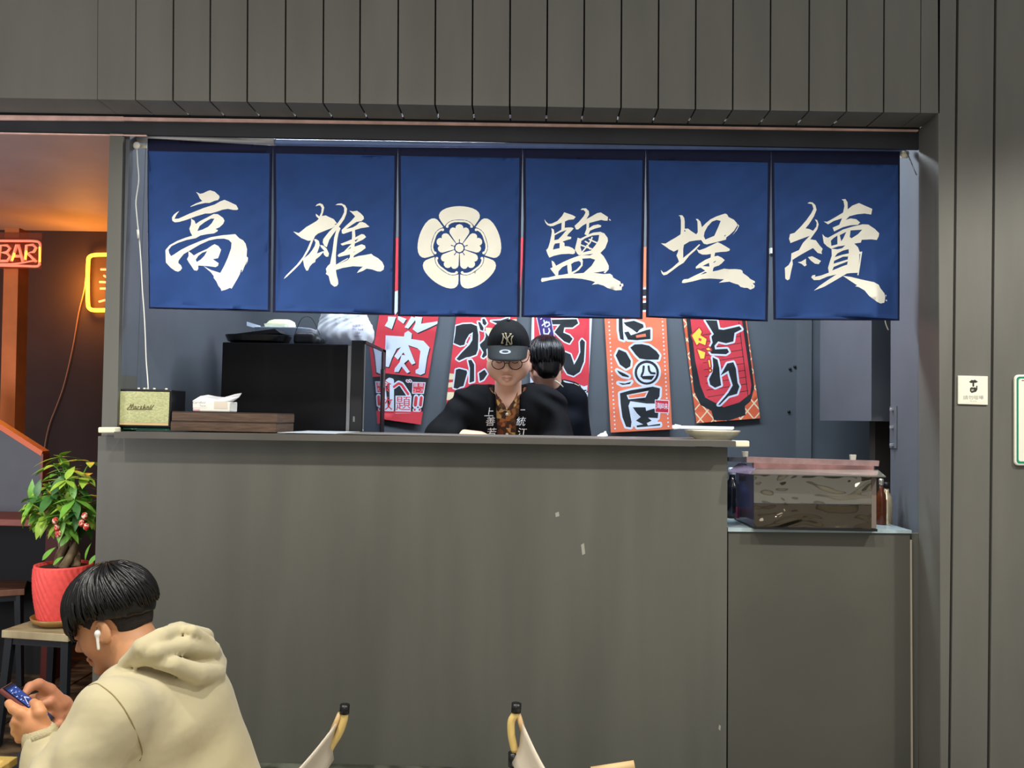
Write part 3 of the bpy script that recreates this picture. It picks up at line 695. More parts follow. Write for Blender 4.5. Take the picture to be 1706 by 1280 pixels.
# 3: noodles, red with white margins
n3 = [[(225,75),(470,70),(485,110),(430,150),(350,150),(340,200),(400,225),(430,260),(400,305),(350,285),(300,240),(255,195),(310,120),(235,120)],
      [(130,330),(150,285),(195,265),(235,300),(250,380),(240,440),(140,440)],
      [(270,405),(350,385),(410,410),(435,480),(445,510),(480,450),(505,390),(500,290),(520,262),(550,290),(545,400),(540,480),(500,580),(440,620),(380,600),(345,540),(330,480),(300,560),(270,640),(230,600)],
      [(220,-120),(500,-140),(520,-60),(240,-40)]]
L = [(1, [[(20,-800),(58,-800),(58,900),(20,900)],[(600,-800),(640,-800),(640,900),(588,900)]], False),
     (1, dens_outline(n3, 13), False), (2, n3, False),
     (1, outline([(80,40),(213,40),(250,235),(130,265)], 6) , False), (5, [[(80,30),(213,30),(250,235),(130,265)]], False),
     (1, stroke([(150,165),(153,208)], 7) + stroke([(200,160),(208,185),(192,215),(160,212)], 7) + stroke([(135,130),(180,92)], 6) + stroke([(152,80),(165,142)], 6) + stroke([(160,110),(200,98),(208,125),(182,142)], 6) + stroke([(120,70),(130,62)], 5), False),
     (2, [[(262,664),(350,652),(450,676),(556,730),(592,800),(592,960),(540,960),(262,960)]], False),
     (1, [[(275,675),(350,665),(440,690),(400,720),(300,700)]], False), (7, [[(290,690),(345,680),(400,705),(360,740),(300,730)]], False),
     (4, [[(410,720),(450,692),(545,738),(572,800),(560,900),(520,860),(500,780)]], False), (1, [[(490,700),(540,722),(575,710),(570,770),(520,780)],[(530,790),(578,780),(575,840),(545,860)]], False),
     (2, stroke([(500,715),(520,765),(560,760)], 7) + stroke([(556,800),(545,870)], 5), False), (8, [[(545,880),(575,870),(572,960),(545,940)]], False)]
banner('banner', 'red banner with white margins and a purple label, behind the second cook', [(886,529.4),(986.4,530),(978,688),(882,686)], L, 880, 520, 5.818, 405)
# 4: orange izakaya banner
n4 = [[(250,150),(280,150),(285,250),(292,330),(262,320),(250,250)],[(290,185),(375,170),(450,200),(455,225),(420,245),(400,270),(360,240),(310,210)],
      [(295,265),(330,258),(350,290),(480,245),(510,240),(510,320),(400,330),(325,325)],[(345,390),(380,365),(440,362),(500,375),(560,420),(585,455),(575,490),(480,490),(420,480),(390,450)],
      [(225,455),(250,405),(310,430),(350,500),(345,545),(310,565),(260,530)],[(235,575),(300,605),(335,625),(330,635),(280,625),(250,600)],[(245,680),(300,685),(355,670),(340,690),(280,697)],
      circ(480,595,100,24),
      [(260,765),(350,740),(530,710),(588,725),(585,790),(545,850),(480,850),(345,830),(330,870),(355,1000),(350,1045),(310,1040),(280,960),(265,850)],
      [(365,880),(470,880),(475,910),(540,890),(575,920),(570,970),(490,965),(520,990),(480,1010),(490,1030),(590,1015),(590,1030),(400,1045),(395,1030),(450,1020),(390,990),(430,960),(400,930),(385,910)],
      [(250,-80),(540,-90),(560,-40),(250,-20)],[(250,40),(500,20),(520,80),(260,90)],[(240,-180),(420,-200),(420,-120),(240,-120)]]
dots = []
for k in range(-20, 27):
    t = k / 26.0
    dots.append(circ(170 + 50 * t, 183 + 872 * t, 7, 8)); dots.append(circ(609 + 48 * t, 178 + 858 * t, 7, 8))
ho = [[(390,290),(470,275),(475,300),(395,310)]]
h2 = [[(315,780),(495,745),(470,800),(330,815)]]
L = [(1, dots + dens_outline(n4, 17) + [[(340,850),(560,850),(570,1000),(360,1040)], [(280,200),(420,190),(480,260),(340,290)]], False), (2, n4, False), (3, ho, False),
     (1, h2, False), (3, [[(328,782),(482,756),(462,792),(338,805)]], False),
     (1, [circ(480,597,80,24)], False),
     (2, stroke([(455,545),(450,590),(438,618)], 9) + stroke([(495,545),(500,580),(515,600),(545,602)], 9) + [[(425,625),(545,620),(520,655),(450,650)]], False),
     (1, outline([(550,820),(660,826),(658,925),(550,920)], 4), False), (9, [[(552,822),(658,828),(656,923),(552,918)]], False), (1, glyphs('海', 579, 872, 56, 0.01) + glyphs('味', 630, 876, 56, 0.01), True)]
banner('banner', 'orange banner with dotted white borders and three big black characters, left of the lantern banner', [(1007,531.5),(1110,532.5),(1119.8,715.4),(1017.6,721)], L, 980, 500, 4.922, 411, 3)
# 5: lantern banner
gl = []
for k in range(-6, 8):
    gl += stroke([(780 + k * 110, 160), (780 + k * 110 + 760, 1060)], 5) + stroke([(1500 - k * 110, 160), (1500 - k * 110 - 760, 1060)], 5)
lant = [(806,175),(1292,178),(1362,720),(1332,830),(1285,870),(1290,945),(1150,990),(1030,985),(1010,910),(920,860),(868,750),(838,500)]
lantu = [(806,176),(790,60),(800,-300),(850,-420),(1200,-430),(1270,-300),(1285,60),(1292,179)]
redi = [(840,175),(1262,178),(1338,700),(1328,770),(1240,840),(1110,880),(960,800),(920,700),(878,500)]
redu = [(840,176),(830,60),(840,-280),(880,-380),(1180,-390),(1240,-290),(1258,60),(1262,179)]
lines = []
for k in range(10):
    y = 240 + k * 56; x = 1243 + k * 7.5
    lines += stroke([(x - 330, y + 52), (x, y)], 2.6)
lines += stroke([(1235,180),(1312,800)], 3)
n5 = [[(960,165),(1055,168),(1070,240),(1110,245),(1240,215),(1260,240),(1200,270),(1190,340),(1130,355),(1065,340),(1035,375),(1040,405),(1140,400),(1155,428),(1130,445),(1010,440),(988,410),(1020,350),(1010,300),(1030,280)],
      [(1020,470),(1060,490),(1075,560),(1080,630),(1090,700),(1040,720),(1000,695),(990,650),(1020,590),(1025,540)],
      [(1085,620),(1140,520),(1190,510),(1210,560),(1225,680),(1240,710),(1220,770),(1150,790),(1080,860),(1065,860),(1150,760),(1185,700),(1160,620),(1150,580)],
      [(900,-100),(1180,-120),(1190,-50),(920,-40)]]
ye = [[(850,290),(910,230),(930,260),(920,290),(970,320),(960,370),(910,350),(890,370),(860,310)],[(895,405),(960,430),(950,480),(920,480)],[(965,400),(990,390),(1005,410),(980,412)],[(983,492),(997,495),(1003,550),(995,552)],circ(1000,578,8,8)]
L = [(4, gl, False), (2, [lant, lantu], False), (0, [redi, redu], False), (2, lines, False), (1, dens_outline(n5, 15), False), (2, n5, False), (9, dens_outline(ye, 12), False), (6, ye, False), (0, [[(905,310),(930,318),(925,340),(905,332)]], False)]
banner('banner', 'deep orange banner with a red lantern picture and black characters, rightmost of the banners', [(1138.5,535.6),(1244,536),(1266.5,697),(1160.4,705.2)], L, 980, 500, 4.922, 400, 8)

# ---------------------------------------------------------------- refrigerator with things on top
fr = thing('refrigerator', P(475, 760, 3.5), 'black refrigerator with a glossy glass door on its right, behind the counter', 'refrigerator')
xa, xb, za, zb = pxr(368, 572, 578, 722, 3.27)
box('body', (xa, 3.27, 0.0), (xb, 3.86, zb), M_black, fr, 0.004)
a, b, _, _ = pxr(578, 572, 583.5, 722, 3.262)
box('steel_edge', (a, 3.262, 0.02), (b, 3.86, zb - 0.006), M_steel, fr)
a, b, _, zt_ = pxr(583.5, 567, 606, 722, 3.25)
box('door', (a, 3.25, 0.02), (b - 0.004, 3.72, zt_), M_blackm, fr, 0.003)
def dim_mirror():
    m = bpy.data.materials.new('dark_mirror_glass'); m.use_nodes = True; nt = m.node_tree; N = nt.nodes; N.remove(N['Principled BSDF'])
    d = N.new('ShaderNodeBsdfDiffuse'); d.inputs[0].default_value = (.004, .005, .007, 1); g = N.new('ShaderNodeBsdfGlossy'); g.inputs['Color'].default_value = (.42, .44, .48, 1); g.inputs['Roughness'].default_value = .03
    x = N.new('ShaderNodeAddShader'); nt.links.new(d.outputs[0], x.inputs[0]); nt.links.new(g.outputs[0], x.inputs[1]); nt.links.new(x.outputs[0], N['Material Output'].inputs[0]); return m
gx = b
box('glass', (gx - 0.004, 3.262, 0.06), (gx + 0.001, 3.70, zt_ - 0.012), dim_mirror(), fr)
box('glass_frame', (gx - .003, 3.64, 0.03), (gx + .004, 3.72, zt_ - .001), M_blackm, fr, .001)
box('glass_frame', (gx - .003, 3.251, zt_ - .014), (gx + .004, 3.72, zt_ - .0005), M_blackm, fr, .001)
box('door_latch', (gx + .004, 3.655, zt_ - .17), (gx + .010, 3.675, zt_ - .09), M_steel, fr, .001)
slab('door_mark', [(588, 694), (591, 694), (591, 703), (588, 703)], 3.249, 0.001, M_steel, fr)
ZF = zb
def at(x, Y, z=None): # point above the fridge for pixel column x
    p = P(x, 600, Y); return Vector((p.x, Y, ZF if z is None else z))
PXM = 1400 / 3.4
# shallow black tray pan
tp = thing('black_pan', at(430, 3.38), 'wide black pan with a slanted lid on the refrigerator, left end', 'pan')
def loft(name, rings, m, parent, seg=28, sq=0.35):
    v, f = [], []
    for (cx, cy0, cz, rx, ry) in rings:
        for k in range(seg):
            a = 2 * math.pi * k / seg; c, s = math.cos(a), math.sin(a)
            v.append(Vector((cx + rx * math.copysign(abs(c) ** sq, c), cy0 + ry * math.copysign(abs(s) ** sq, s), cz)))
    for i in range(len(rings) - 1):
        for k in range(seg):
            k2 = (k + 1) % seg; f.append((i * seg + k, i * seg + k2, (i + 1) * seg + k2, (i + 1) * seg + k))
    f.append(tuple(range(seg))[::-1]); f.append(tuple(range((len(rings) - 1) * seg, len(rings) * seg)))
    return mesh(name, v, f, m, parent, False)
c0 = at(430, 3.38)
loft('bowl', [(c0.x, 3.38, ZF + .003, .10, .07), (c0.x, 3.38, ZF + .012, .118, .085), (c0.x, 3.38, ZF + .034, .128, .09), (c0.x, 3.38, ZF + .036, .128, .09), (c0.x, 3.38, ZF + .032, .12, .09)], M_blackp, tp, 32, 0.7)
hexa('lid', [Vector((c0.x - .10, 3.34, ZF + .038)), Vector((c0.x + .075, 3.34, ZF + .063)), Vector((c0.x + .10, 3.34, ZF + .046)), Vector((c0.x - .10, 3.34, ZF + .034))],
     [Vector((c0.x - .09, 3.50, ZF + .05)), Vector((c0.x + .07, 3.50, ZF + .068)), Vector((c0.x + .10, 3.50, ZF + .05)), Vector((c0.x - .09, 3.50, ZF + .036))], M_blackm, tp)
wt = thing('white_tray', at(476, 3.63), 'white plastic tray tilted behind the black pan', 'tray')
cw = at(476, 3.63)
loft('basin', [(cw.x, 3.63, ZF + .002, .085, .07), (cw.x, 3.63, ZF + .04, .10, .085), (cw.x, 3.63, ZF + .088, .125, .10), (cw.x, 3.63, ZF + .091, .125, .10), (cw.x, 3.63, ZF + .086, .115, .09)], mat('tray_white', (214, 226, 240), 0.4), wt, 32, 0.5)
hexa('turned_rim', [P(411, 536, 3.6), P(434, 543, 3.6), P(436, 549, 3.6), P(411, 543, 3.6)], [P(411, 536, 3.68), P(434, 543, 3.68), P(436, 549, 3.68), P(411, 543, 3.68)], mat('tray_white2', (214, 226, 240), 0.4), wt)
yc = thing('cream_container', at(467, 3.62, ZF + .08), 'pale cream rounded food box standing in the white tray', 'container')
xc0, xc1, zc0, zc1 = pxr(442, 526, 492, 540, 3.63)
zc0 = ZF + .088
loft('box', [(xc0 / 2 + xc1 / 2, 3.63, zc0 + .001, .055, .045), (xc0 / 2 + xc1 / 2, 3.63, zc0 + .022, .062, .05)], mat('container_cream', (236, 236, 196), 0.45), yc, 28, 0.4)
loft('lid', [(xc0 / 2 + xc1 / 2 + .004, 3.63, zc0 + .022, .058, .05), (xc0 / 2 + xc1 / 2 + .008, 3.63, zc0 + .036, .05, .045), (xc0 / 2 + xc1 / 2 + .012, 3.63, zc0 + .042, .035, .035)], mat('container_cream2', (230, 230, 190), 0.45), yc, 28, 0.45)
bbag = thing('black_pouch', at(510, 3.40), 'small rounded black pouch on the refrigerator in front of the plastic bag', 'pouch')
cq = at(509, 3.40)
body('pouch_body', uni([(rbox((cq.x, 3.40, ZF + .028), (.045, .04, .0275), .018), 0), (rbox((cq.x + .03, 3.42, ZF + .02), (.035, .04, .019), .015), .01)]), (cq.x - .07, 3.33, ZF - .01), (cq.x + .09, 3.48, ZF + .07), .005, M_blackm, bbag)
tube('strap', smooth_path([cq + Vector((-.04, -.02, .05)), cq + Vector((-.015, -.02, .11)), cq + Vector((.02, .0, .115)), cq + Vector((.05, .02, .05))], 5), .0014, M_ink, bbag, 5)
wbag = thing('plastic_bag', at(572, 3.52), 'full white plastic carrier bag with purple print on the refrigerator', 'bag')
cg = at(574, 3.52)
def bagf(p):
    d = ell((cg.x, 3.52, ZF + .06), (.125, .09, .085))(p)
    d = smin(d, ell((cg.x - .005, 3.52, ZF + .12), (.105, .07, .07))(p), .03)
    d = smin(d, cone((cg.x - .05, 3.5, ZF + .12), (cg.x - .08, 3.48, ZF + .19), .03, .015)(p), .03)
    d = smin(d, cone((cg.x + .03, 3.5, ZF + .12), (cg.x + .08, 3.5, ZF + .19), .04, .02)(p), .03)
    x, z, y = p[:, 0], p[:, 2], p[:, 1]
    d = d + .0028 * np.sin(48 * x + 35 * z + 20 * y) * np.sin(40 * z - 90 * x) + .0035 * np.abs(np.sin(70 * x - 45 * z + 4 * np.sin(30 * z))) 
    return np.maximum(d, ZF + .002 - p[:, 2])
bo = body('bag_film', bagf, (cg.x - .17, 3.38, ZF - .01), (cg.x + .18, 3.66, ZF + .24), .006, mat('thin_white_plastic', (225, 230, 236), 0.25, sheen=0.2), wbag, 1)
bv = bvh_of(bo)
def project(polys, ox, oy, s, bvh, m, name, parent, off=0.0025, Yf=None, grid=None, fallback=None):
    """print outlines (pixels) onto a surface seen by a ray through each pixel."""
    V, Fs = [], []
    allp = [[(ox + x / s, oy + y / s) for x, y in q] for q in polys]
    xs = [p[0] for q in allp for p in q]; ys = [p[1] for q in allp for p in q]
    b = [(min(xs) - 1, min(ys) - 1), (max(xs) + 1, min(ys) - 1), (max(xs) + 1, max(ys) + 1), (min(xs) - 1, max(ys) + 1)]
    last = [fallback]
    def mp(x, y):
        d = ray(x, y).normalized(); h = bvh.ray_cast(CAM, d)
        if h[0] is None: return P(x, y, last[0] if last[0] else 3.0)
        last[0] = h[0].y
        return h[0] - d * off
    o = painted(name, b, [(1, allp, True)], mp, [m, m], parent, grid)
    me = o.data; bmm = bmesh.new(); bmm.from_mesh(me)
    bmesh.ops.delete(bmm, geom=[f for f in bmm.faces if f.material_index == 0], context='FACES'); bmm.to_mesh(me); bmm.free()
    return o
tx = []
for i, (w, n) in enumerate((('包裝袋用', 0), ('For food', 0), ('Use', 0), ('recycle bag', 0))):
    tx += glyphs(w, 572, 212 + i * 28, 24 if i < 3 else 14, 0.01)
project(tx, 480, 500, 4.921, bv, mat('purple_ink', (120, 84, 150), 0.6), 'printed_text', wbag)

# ---------------------------------------------------------------- things on the worktop
ZC = ztop
def on(x, Y): p = P(x, 720, Y); return Vector((p.x, Y, ZC))
spk = thing('speaker', on(232, 2.90), 'black speaker with a pale green woven grille and script lettering, left end of the counter', 'speaker')
xa, xb, z0, z1 = pxr(178.5, 648.5, 284.5, 710.5, 2.86)
z0 = ZC + .009
box('cabinet', (xa, 2.86, z0), (xb, 2.985, z1), M_blackp, spk, 0.004)
xg0, xg1, zg0, zg1 = pxr(182, 652.5, 281.5, 707, 2.858)
box('grille', (xg0, 2.857, zg0 + .006), (xg1, 2.861, zg1), mat('woven_grille', (190, 190, 140), 0.8, rgb2=(160, 166, 120), vscale=150, lo=0.4, hi=0.6, stretch=(1, 1, 3), detail=2), spk)
box('gold_strip', (xg0, 2.856, zg0 - .003), (xg1, 2.862, zg0 + .0055), mat('pale_gold', (206, 178, 128), 0.4), spk)
# script lettering
word = []
T = lambda p: [(x, y) for x, y in p]
for q in ([(205,893),(222,880),(238,852),(236,893)], [(236,893),(255,850),(256,895)], [(262,893),(272,872),(280,876),(274,893),(284,888)], [(290,893),(296,874),(306,876)], [(312,893),(324,872),(318,870),(322,893)],
          [(334,892),(350,858)], [(338,890),(352,875),(352,893)], [(362,893),(372,873),(382,877),(376,893)], [(388,893),(404,862)], [(400,893),(424,862)], [(205,899),(410,897)]):
    word += stroke(q, 2.3)
painted('lettering', [(190,840),(440,840),(440,910),(190,910)], [(1, word, False)], lambda x, y: P(170 + x / 4.924, 500 + y / 4.924, 2.8555), [M_ink, mat('letter_brown', (92, 78, 40), 0.4)], spk)
o = bpy.data.objects['lettering']; bmm = bmesh.new(); bmm.from_mesh(o.data); bmesh.ops.delete(bmm, geom=[f for f in bmm.faces if f.material_index == 0], context='FACES'); bmm.to_mesh(o.data); bmm.free()
for x in (231, 240.5, 246, 257, 277):
    p = P(x, 648, 2.93); lathe('knob', [(.0045, 0), (.0045, .006), (.003, .007)], (p.x, 2.93, z1 - .0005), M_cream, spk, 10)
gb = box('green_bag', (P(205, 715, 2.87).x, 2.868, ZC + .0005), (P(283, 715, 2.87).x, 2.95, ZC + .0075), mat('green_foil', (20, 96, 70), 0.25, rgb2=(190, 220, 205), vscale=40, lo=0.6, hi=0.72), None, 0.002)
tag(gb, 'flat green and white packet under the speaker', 'packet')
M_wb = mat('box_walnut', (68, 50, 38), 0.5, rgb2=(98, 76, 58), vscale=14, lo=0.3, hi=0.75, stretch=(1, 1, 9), kind='noise', bump=0.15, bscale=50)
zb0 = ZC
for i, (px0, px1, lab) in enumerate(((284, 460, 'lower dark walnut box of the stack of two on the counter'), (285.5, 461, 'upper dark walnut box of the stack of two, carrying the tissues'))):
    w = thing('wooden_box', on(372, 2.9) + Vector((0, 0, i * .034)), lab, 'box', None)
    xa = P(px0, 712, 2.86).x; xb = P(px1, 712, 2.86).x; zz = zb0 + .0005 + i * .0335
    dd = .215
    box('box_body', (xa, 2.86, zz), (xb, 2.86 + dd, zz + .028), M_wb, w, 0.0012)
    box('rim', (xa + .001, 2.861, zz + .028), (xb - .001, 2.86 + dd - .001, zz + .0325), mat('box_rim', (58, 42, 32), 0.5), w)
zbx = zb0 + .0005 + .067
ts = thing('tissue_pack', Vector((P(351, 680, 2.93).x, 2.95, zbx)), 'white soft tissue pack with a raised tissue on the walnut boxes', 'tissues')
xa, xb, _, zt2 = pxr(321, 669, 382.5, 688, 2.91)
me_t = box('pack', (xa, 2.91, zbx), (xb, 2.99, zt2), mat('tissue_pack_print', (238, 236, 226), 0.5), ts, 0.004)
sheet = [(320.5, 668), (334, 660), (347, 658), (362, 661), (374, 662), (392, 657), (402.5, 655), (398, 662), (388, 668.5), (376, 668.5), (350, 669)]
v = [P(x, y, 2.925 + .012 * math.sin(x * .1)) for x, y in sheet] + [P(x, y + 1, 2.965 + .012 * math.sin(x * .13)) for x, y in sheet]
n = len(sheet)
mesh('tissue', v, [tuple(range(n)), tuple(range(2 * n - 1, n - 1, -1))] + [(i, n + i, n + (i + 1) % n, (i + 1) % n) for i in range(n)], mat('tissue_white', (240, 242, 246), 0.9), ts)
tw = glyphs('Carrefour', 798, 842, 26, 0.004) + glyphs('Tissue', 825, 868, 20, 0.002)
painted('print_blue', [(745,825),(856,825),(856,885),(745,885)], [(1, tw, True)], lambda x, y: P(170 + x / 4.924, 500 + y / 4.924, 2.909), [mat('pack_face', (236, 234, 224), 0.6), mat('ink_blue', (90, 100, 130), 0.7)], ts)
slab('print_tan', [(356.5, 668.5), (379, 669), (379, 682), (356.5, 681)], 2.909, .0005, mat('ink_tan', (214, 204, 186), 0.7), ts)
slab('print_pink', [(322, 682), (333, 682), (333, 684.5), (322, 684.5)], 2.909, .0005, mat('ink_pink', (222, 170, 178), 0.7), ts)
# black liner sheet lying on the worktop, its lifted corners
ls = thing('liner_sheet', on(700, 2.9), 'dark sheet laid along the counter top with pale raised edges', 'sheet')
def strip(name, a, b, Y0, Y1, m, th=.0025):
    box(name, (P(a, 722, Y0).x, Y0, ZC + .0012), (P(b, 722, Y0).x, Y1, ZC + th), m, ls)
strip('film', 462, 560, 2.80, 3.2, mat('pale_film', (176, 182, 186), 0.35)); strip('mat_piece', 562, 1150, 2.785, 3.10, mat('grey_mat', (92, 90, 84), 0.5), .0035)
# plate with wrapped straws
pl = thing('plate', on(1190, 2.95), 'cream oval dish at the right end of the counter holding wrapped chopsticks', 'dish')
cpl = P(1191, 735, 2.95)
zz = ZC + .0005
lathe('dish_body', [(0.0, 0), (.062, 0), (.066, .004), (.062, .006), (.082, .014), (.094, .031), (.097, .036), (.0945, .036), (.08, .018), (.05, .009), (0, .008)], (cpl.x, 2.99, zz), mat('dish_cream', (214, 206, 178), 0.25, var=0.05, vscale=20), pl, 40)
for i in range(9):
    y0 = 2.93 + i * .013; zz2 = ZC + .040 + .0035 * (i % 3)
    dx = random.uniform(-.008, .008); tl = random.uniform(-.004, .006)
    c = thing('wrapped_chopsticks', Vector((cpl.x, y0, zz2)), 'paper wrapped chopsticks lying in the pile across the cream dish', 'chopsticks', 'wrapped chopsticks on the dish')
    box('wrapper', (P(1133, 710, y0).x + dx, y0, zz2), (P(1222, 710, y0).x + dx, y0 + .010, zz2 + .0032), mat('wrap_white', (214, 218, 226), 0.5), c)
    v, f = tube_data([Vector((P(1124, 710, y0).x + dx, y0 + .005, zz2 + .0016 + tl * .4)), Vector((P(1134, 710, y0).x + dx, y0 + .005, zz2 + .0016))], [.0045, .003], 8)
    mesh('tip', v, f, mat('tip_white', (228, 232, 238), 0.4), c, True)
    if i > 0: pass
tis = thing('crumpled_tissue', on(1004, 3.05), 'small crumpled white tissue on the counter below the orange banner', 'tissue')
q = P(1004, 725, 3.0)
body('wad', lambda p: uni([(ell((q.x, 3.0, ZC + .008), (.020, .015, .008)), 0), (cone((q.x, 3.0, ZC + .01), (q.x + .012, 3.0, ZC + .024), .007, .003), .006)])(p) + .002 * np.sin(300 * p[:, 0]) * np.sin(260 * p[:, 2] + 90 * p[:, 1]), (q.x - .03, 2.97, ZC - .002), (q.x + .03, 3.03, ZC + .035), .003, mat('wad_white', (226, 228, 236), 0.9), tis, 1)

# ---------------------------------------------------------------- display case on the side counter
ZS = zs + (P(1365, 880, YR).z - zs) * 0.0
M_clear = mat('clear_acrylic', (235, 235, 235), 0.03, trans=1.0, ior=1.3)
cs = thing('display_case', P(1358, 880, 2.95), 'clear acrylic display case with wavy film panels and a hinged lid on the side counter', 'display case')
def wavy(name, rgb, s, rough=0.06, seed=0.0, metal=0.85):
    m = bpy.data.materials.new(name); m.use_nodes = True; nt = m.node_tree; N = nt.nodes; L = nt.links; b = N['Principled BSDF']
    b.inputs['Base Color'].default_value = lin(rgb); b.inputs['Roughness'].default_value = rough; b.inputs['Metallic'].default_value = metal
    tc = N.new('ShaderNodeTexCoord'); mp = N.new('ShaderNodeMapping'); mp.inputs['Location'].default_value = (seed, 0, 0); mp.inputs['Scale'].default_value = (s, s, s * 2.0)
    t = N.new('ShaderNodeTexNoise'); t.inputs['Scale'].default_value = 1; t.inputs['Detail'].default_value = 1.0; t.inputs['Distortion'].default_value = 1.2
    bp = N.new('ShaderNodeBump'); bp.inputs['Strength'].default_value = 1.0; bp.inputs['Distance'].default_value = 0.035
    L.new(tc.outputs['Object'], mp.inputs[0]); L.new(mp.outputs[0], t.inputs[0]); L.new(t.outputs['Fac'], bp.inputs['Height']); L.new(bp.outputs[0], b.inputs['Normal'])
    return m
Yc = 2.80
slab('front_panel_upper', [(1256, 791), (1460, 796), (1460, 841), (1256, 838)], Yc, 0.003, wavy('wavy_film', (150, 146, 134), 5.0), cs)
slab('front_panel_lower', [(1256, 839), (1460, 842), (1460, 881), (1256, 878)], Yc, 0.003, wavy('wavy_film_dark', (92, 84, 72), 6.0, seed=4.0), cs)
slab('base_board', [(1257, 878.5), (1462, 882), (1462, 886), (1257, 882)], Yc - .003, 0.27, M_blackm, cs)
slab('bracket_strip', [(1452, 796), (1460, 796), (1460, 881), (1452, 880)], Yc - .001, 0.001, mat('brown_tape', (112, 100, 92), 0.4), cs)
f = [P(1256, 791, Yc), P(1256, 878, Yc)]; xi = f[0].x
xl = P(1216, 791, Yc + .3).x
hexa('side_panel', [P(1226, 780, 3.02), P(1256, 791, Yc + .004), P(1256, 878, Yc + .004), P(1226, 865, 3.02)], [p + Vector((.003, .001, 0)) for p in (P(1226, 780, 3.02), P(1256, 791, Yc + .004), P(1256, 878, Yc + .004), P(1226, 865, 3.02))], mat('tinted_film', (150, 140, 175), 0.05, trans=0.9, ior=1.25), cs)
slab('top_rail', [(1244, 761.5), (1465, 768), (1464, 777), (1244, 771)], Yc + .02, 0.02, mat('pinkish_aluminium', (172, 142, 140), 0.3, metal=0.6, var=0.15, vscale=30, stretch=(1, 1, 1)), cs)
slab('second_rail', [(1256, 771.5), (1456, 777), (1456, 784), (1256, 781)], Yc + .012, 0.02, mat('pinkish_aluminium2', (160, 120, 118), 0.3, metal=0.6, var=0.3, vscale=18), cs)
slab('back_rail', [(1213, 762), (1246, 762), (1246, 770), (1213, 768)], Yc + .05, 0.02, mat('dark_aluminium', (70, 72, 80), 0.3, metal=0.6), cs)
lidf = [P(1250, 789, Yc - .05), P(1476, 794, Yc - .05), P(1463, 783, Yc + .01), P(1258, 781.5, Yc + .01)]
hexa('lid_flap', [lidf[3], lidf[2], lidf[1], lidf[0]], [p - Vector((0, 0, .003)) for p in (lidf[3], lidf[2], lidf[1], lidf[0])], mat('smoked_flap', (92, 90, 84), 0.1, spec=0.8), cs)
lf2 = [P(1213, 786, Yc + .02), P(1250, 789.5, Yc - .05), P(1262, 779, Yc + .02), P(1232, 770, Yc + .08)]
hexa('side_flap', [lf2[3], lf2[2], lf2[1], lf2[0]], [p - Vector((0, 0, .002)) for p in (lf2[3], lf2[2], lf2[1], lf2[0])], mat('lilac_film', (150, 140, 168), 0.1, trans=0.6, ior=1.2), cs)
hexa('left_rail', [P(1213, 762, Yc + .05), P(1256, 762, Yc + .02), P(1256, 771, Yc + .02), P(1213, 769, Yc + .05)], [p + Vector((0, .01, 0)) for p in (P(1213, 762, Yc + .05), P(1256, 762, Yc + .02), P(1256, 771, Yc + .02), P(1213, 769, Yc + .05))], mat('blue_grey_rail', (72, 78, 92), 0.35), cs)
for x0, y0 in ((1237, 752.5), (1417, 758)):
    bevel(slab('hinge', [(x0, y0), (x0 + 10, y0), (x0 + 9, y0 + 9), (x0 + 1, y0 + 9)], Yc + .03, .012, mat('hinge_metal', (170, 168, 158), 0.35), cs), .001)
# red label behind the film, at left
slab('label', [(1226, 845), (1254, 848), (1254, 866), (1226, 864)], 3.0, .002, mat('magenta_label', (158, 60, 100), 0.5), cs)
# contents: steel trays, bottles
def bottle(px, Y, w, h, m1, m2, label, grp=None, z=None, capfrac=.25):
    p = P(px, 860, Y); z = zs if z is None else z
    b_ = thing('bottle', (p.x, Y, z), label, 'bottle', grp)
    r = w / 2
    lathe('bottle_body', [(r * .92, 0), (r, .004), (r, h * .55), (r * .85, h * .66), (r * .42, h * .76), (r * .40, h * .86)], (p.x, Y, z + .001), m1, b_, 18)
    lathe('bottle_cap', [(r * .48, 0), (r * .48, h * .12), (r * .35, h * .14)], (p.x, Y, z + h * .86), m2, b_, 14)
    return b_
M_bb = mat('dark_bottle', (16, 20, 30), 0.12); M_gl = mat('clear_bottle', (190, 205, 220), 0.1, trans=0.5)
bottle(1219, 3.13, .060, .185, M_bb, mat('cap_white', (200, 220, 235), 0.4), 'dark bottle with a pale cap at the left of the display case', z=zs)
bottle(1237, 3.14, .055, .16, mat('blue_glass', (60, 90, 130), 0.08, trans=0.3), M_blackm, 'blue tinted bottle behind the film at the left end of the display case', z=zs)
bottle(1468, 2.98, .034, .165, mat('amber_jar', (84, 40, 20), 0.08), mat('cap_silver', (210, 206, 196), 0.3, metal=0.8), 'amber glass bottle with a silver cap right of the display case', z=zs)
bottle(1477, 3.02, .040, .150, mat('chrome_jar', (230, 214, 180), 0.1, metal=0.7), M_blackm, 'shiny yellowish shaker right of the amber bottle', z=zs)
yb_ = bottle(1447, 3.02, .040, .205, mat('brown_sauce', (60, 26, 14), 0.12), mat('cap_yellow', (240, 190, 40), 0.4), 'brown sauce bottle with a yellow cap behind the case lid', z=zs)
tr = thing('steel_tray', P(1350, 870, 2.93), 'steel food tray inside the display case', 'tray')
a_, b_2, c_, d_ = pxr(1275, 850, 1440, 876, 2.9)
box('pan', (a_, 2.84, zs + .012), (b_2, 3.04, zs + .05), M_steel, tr, .004)
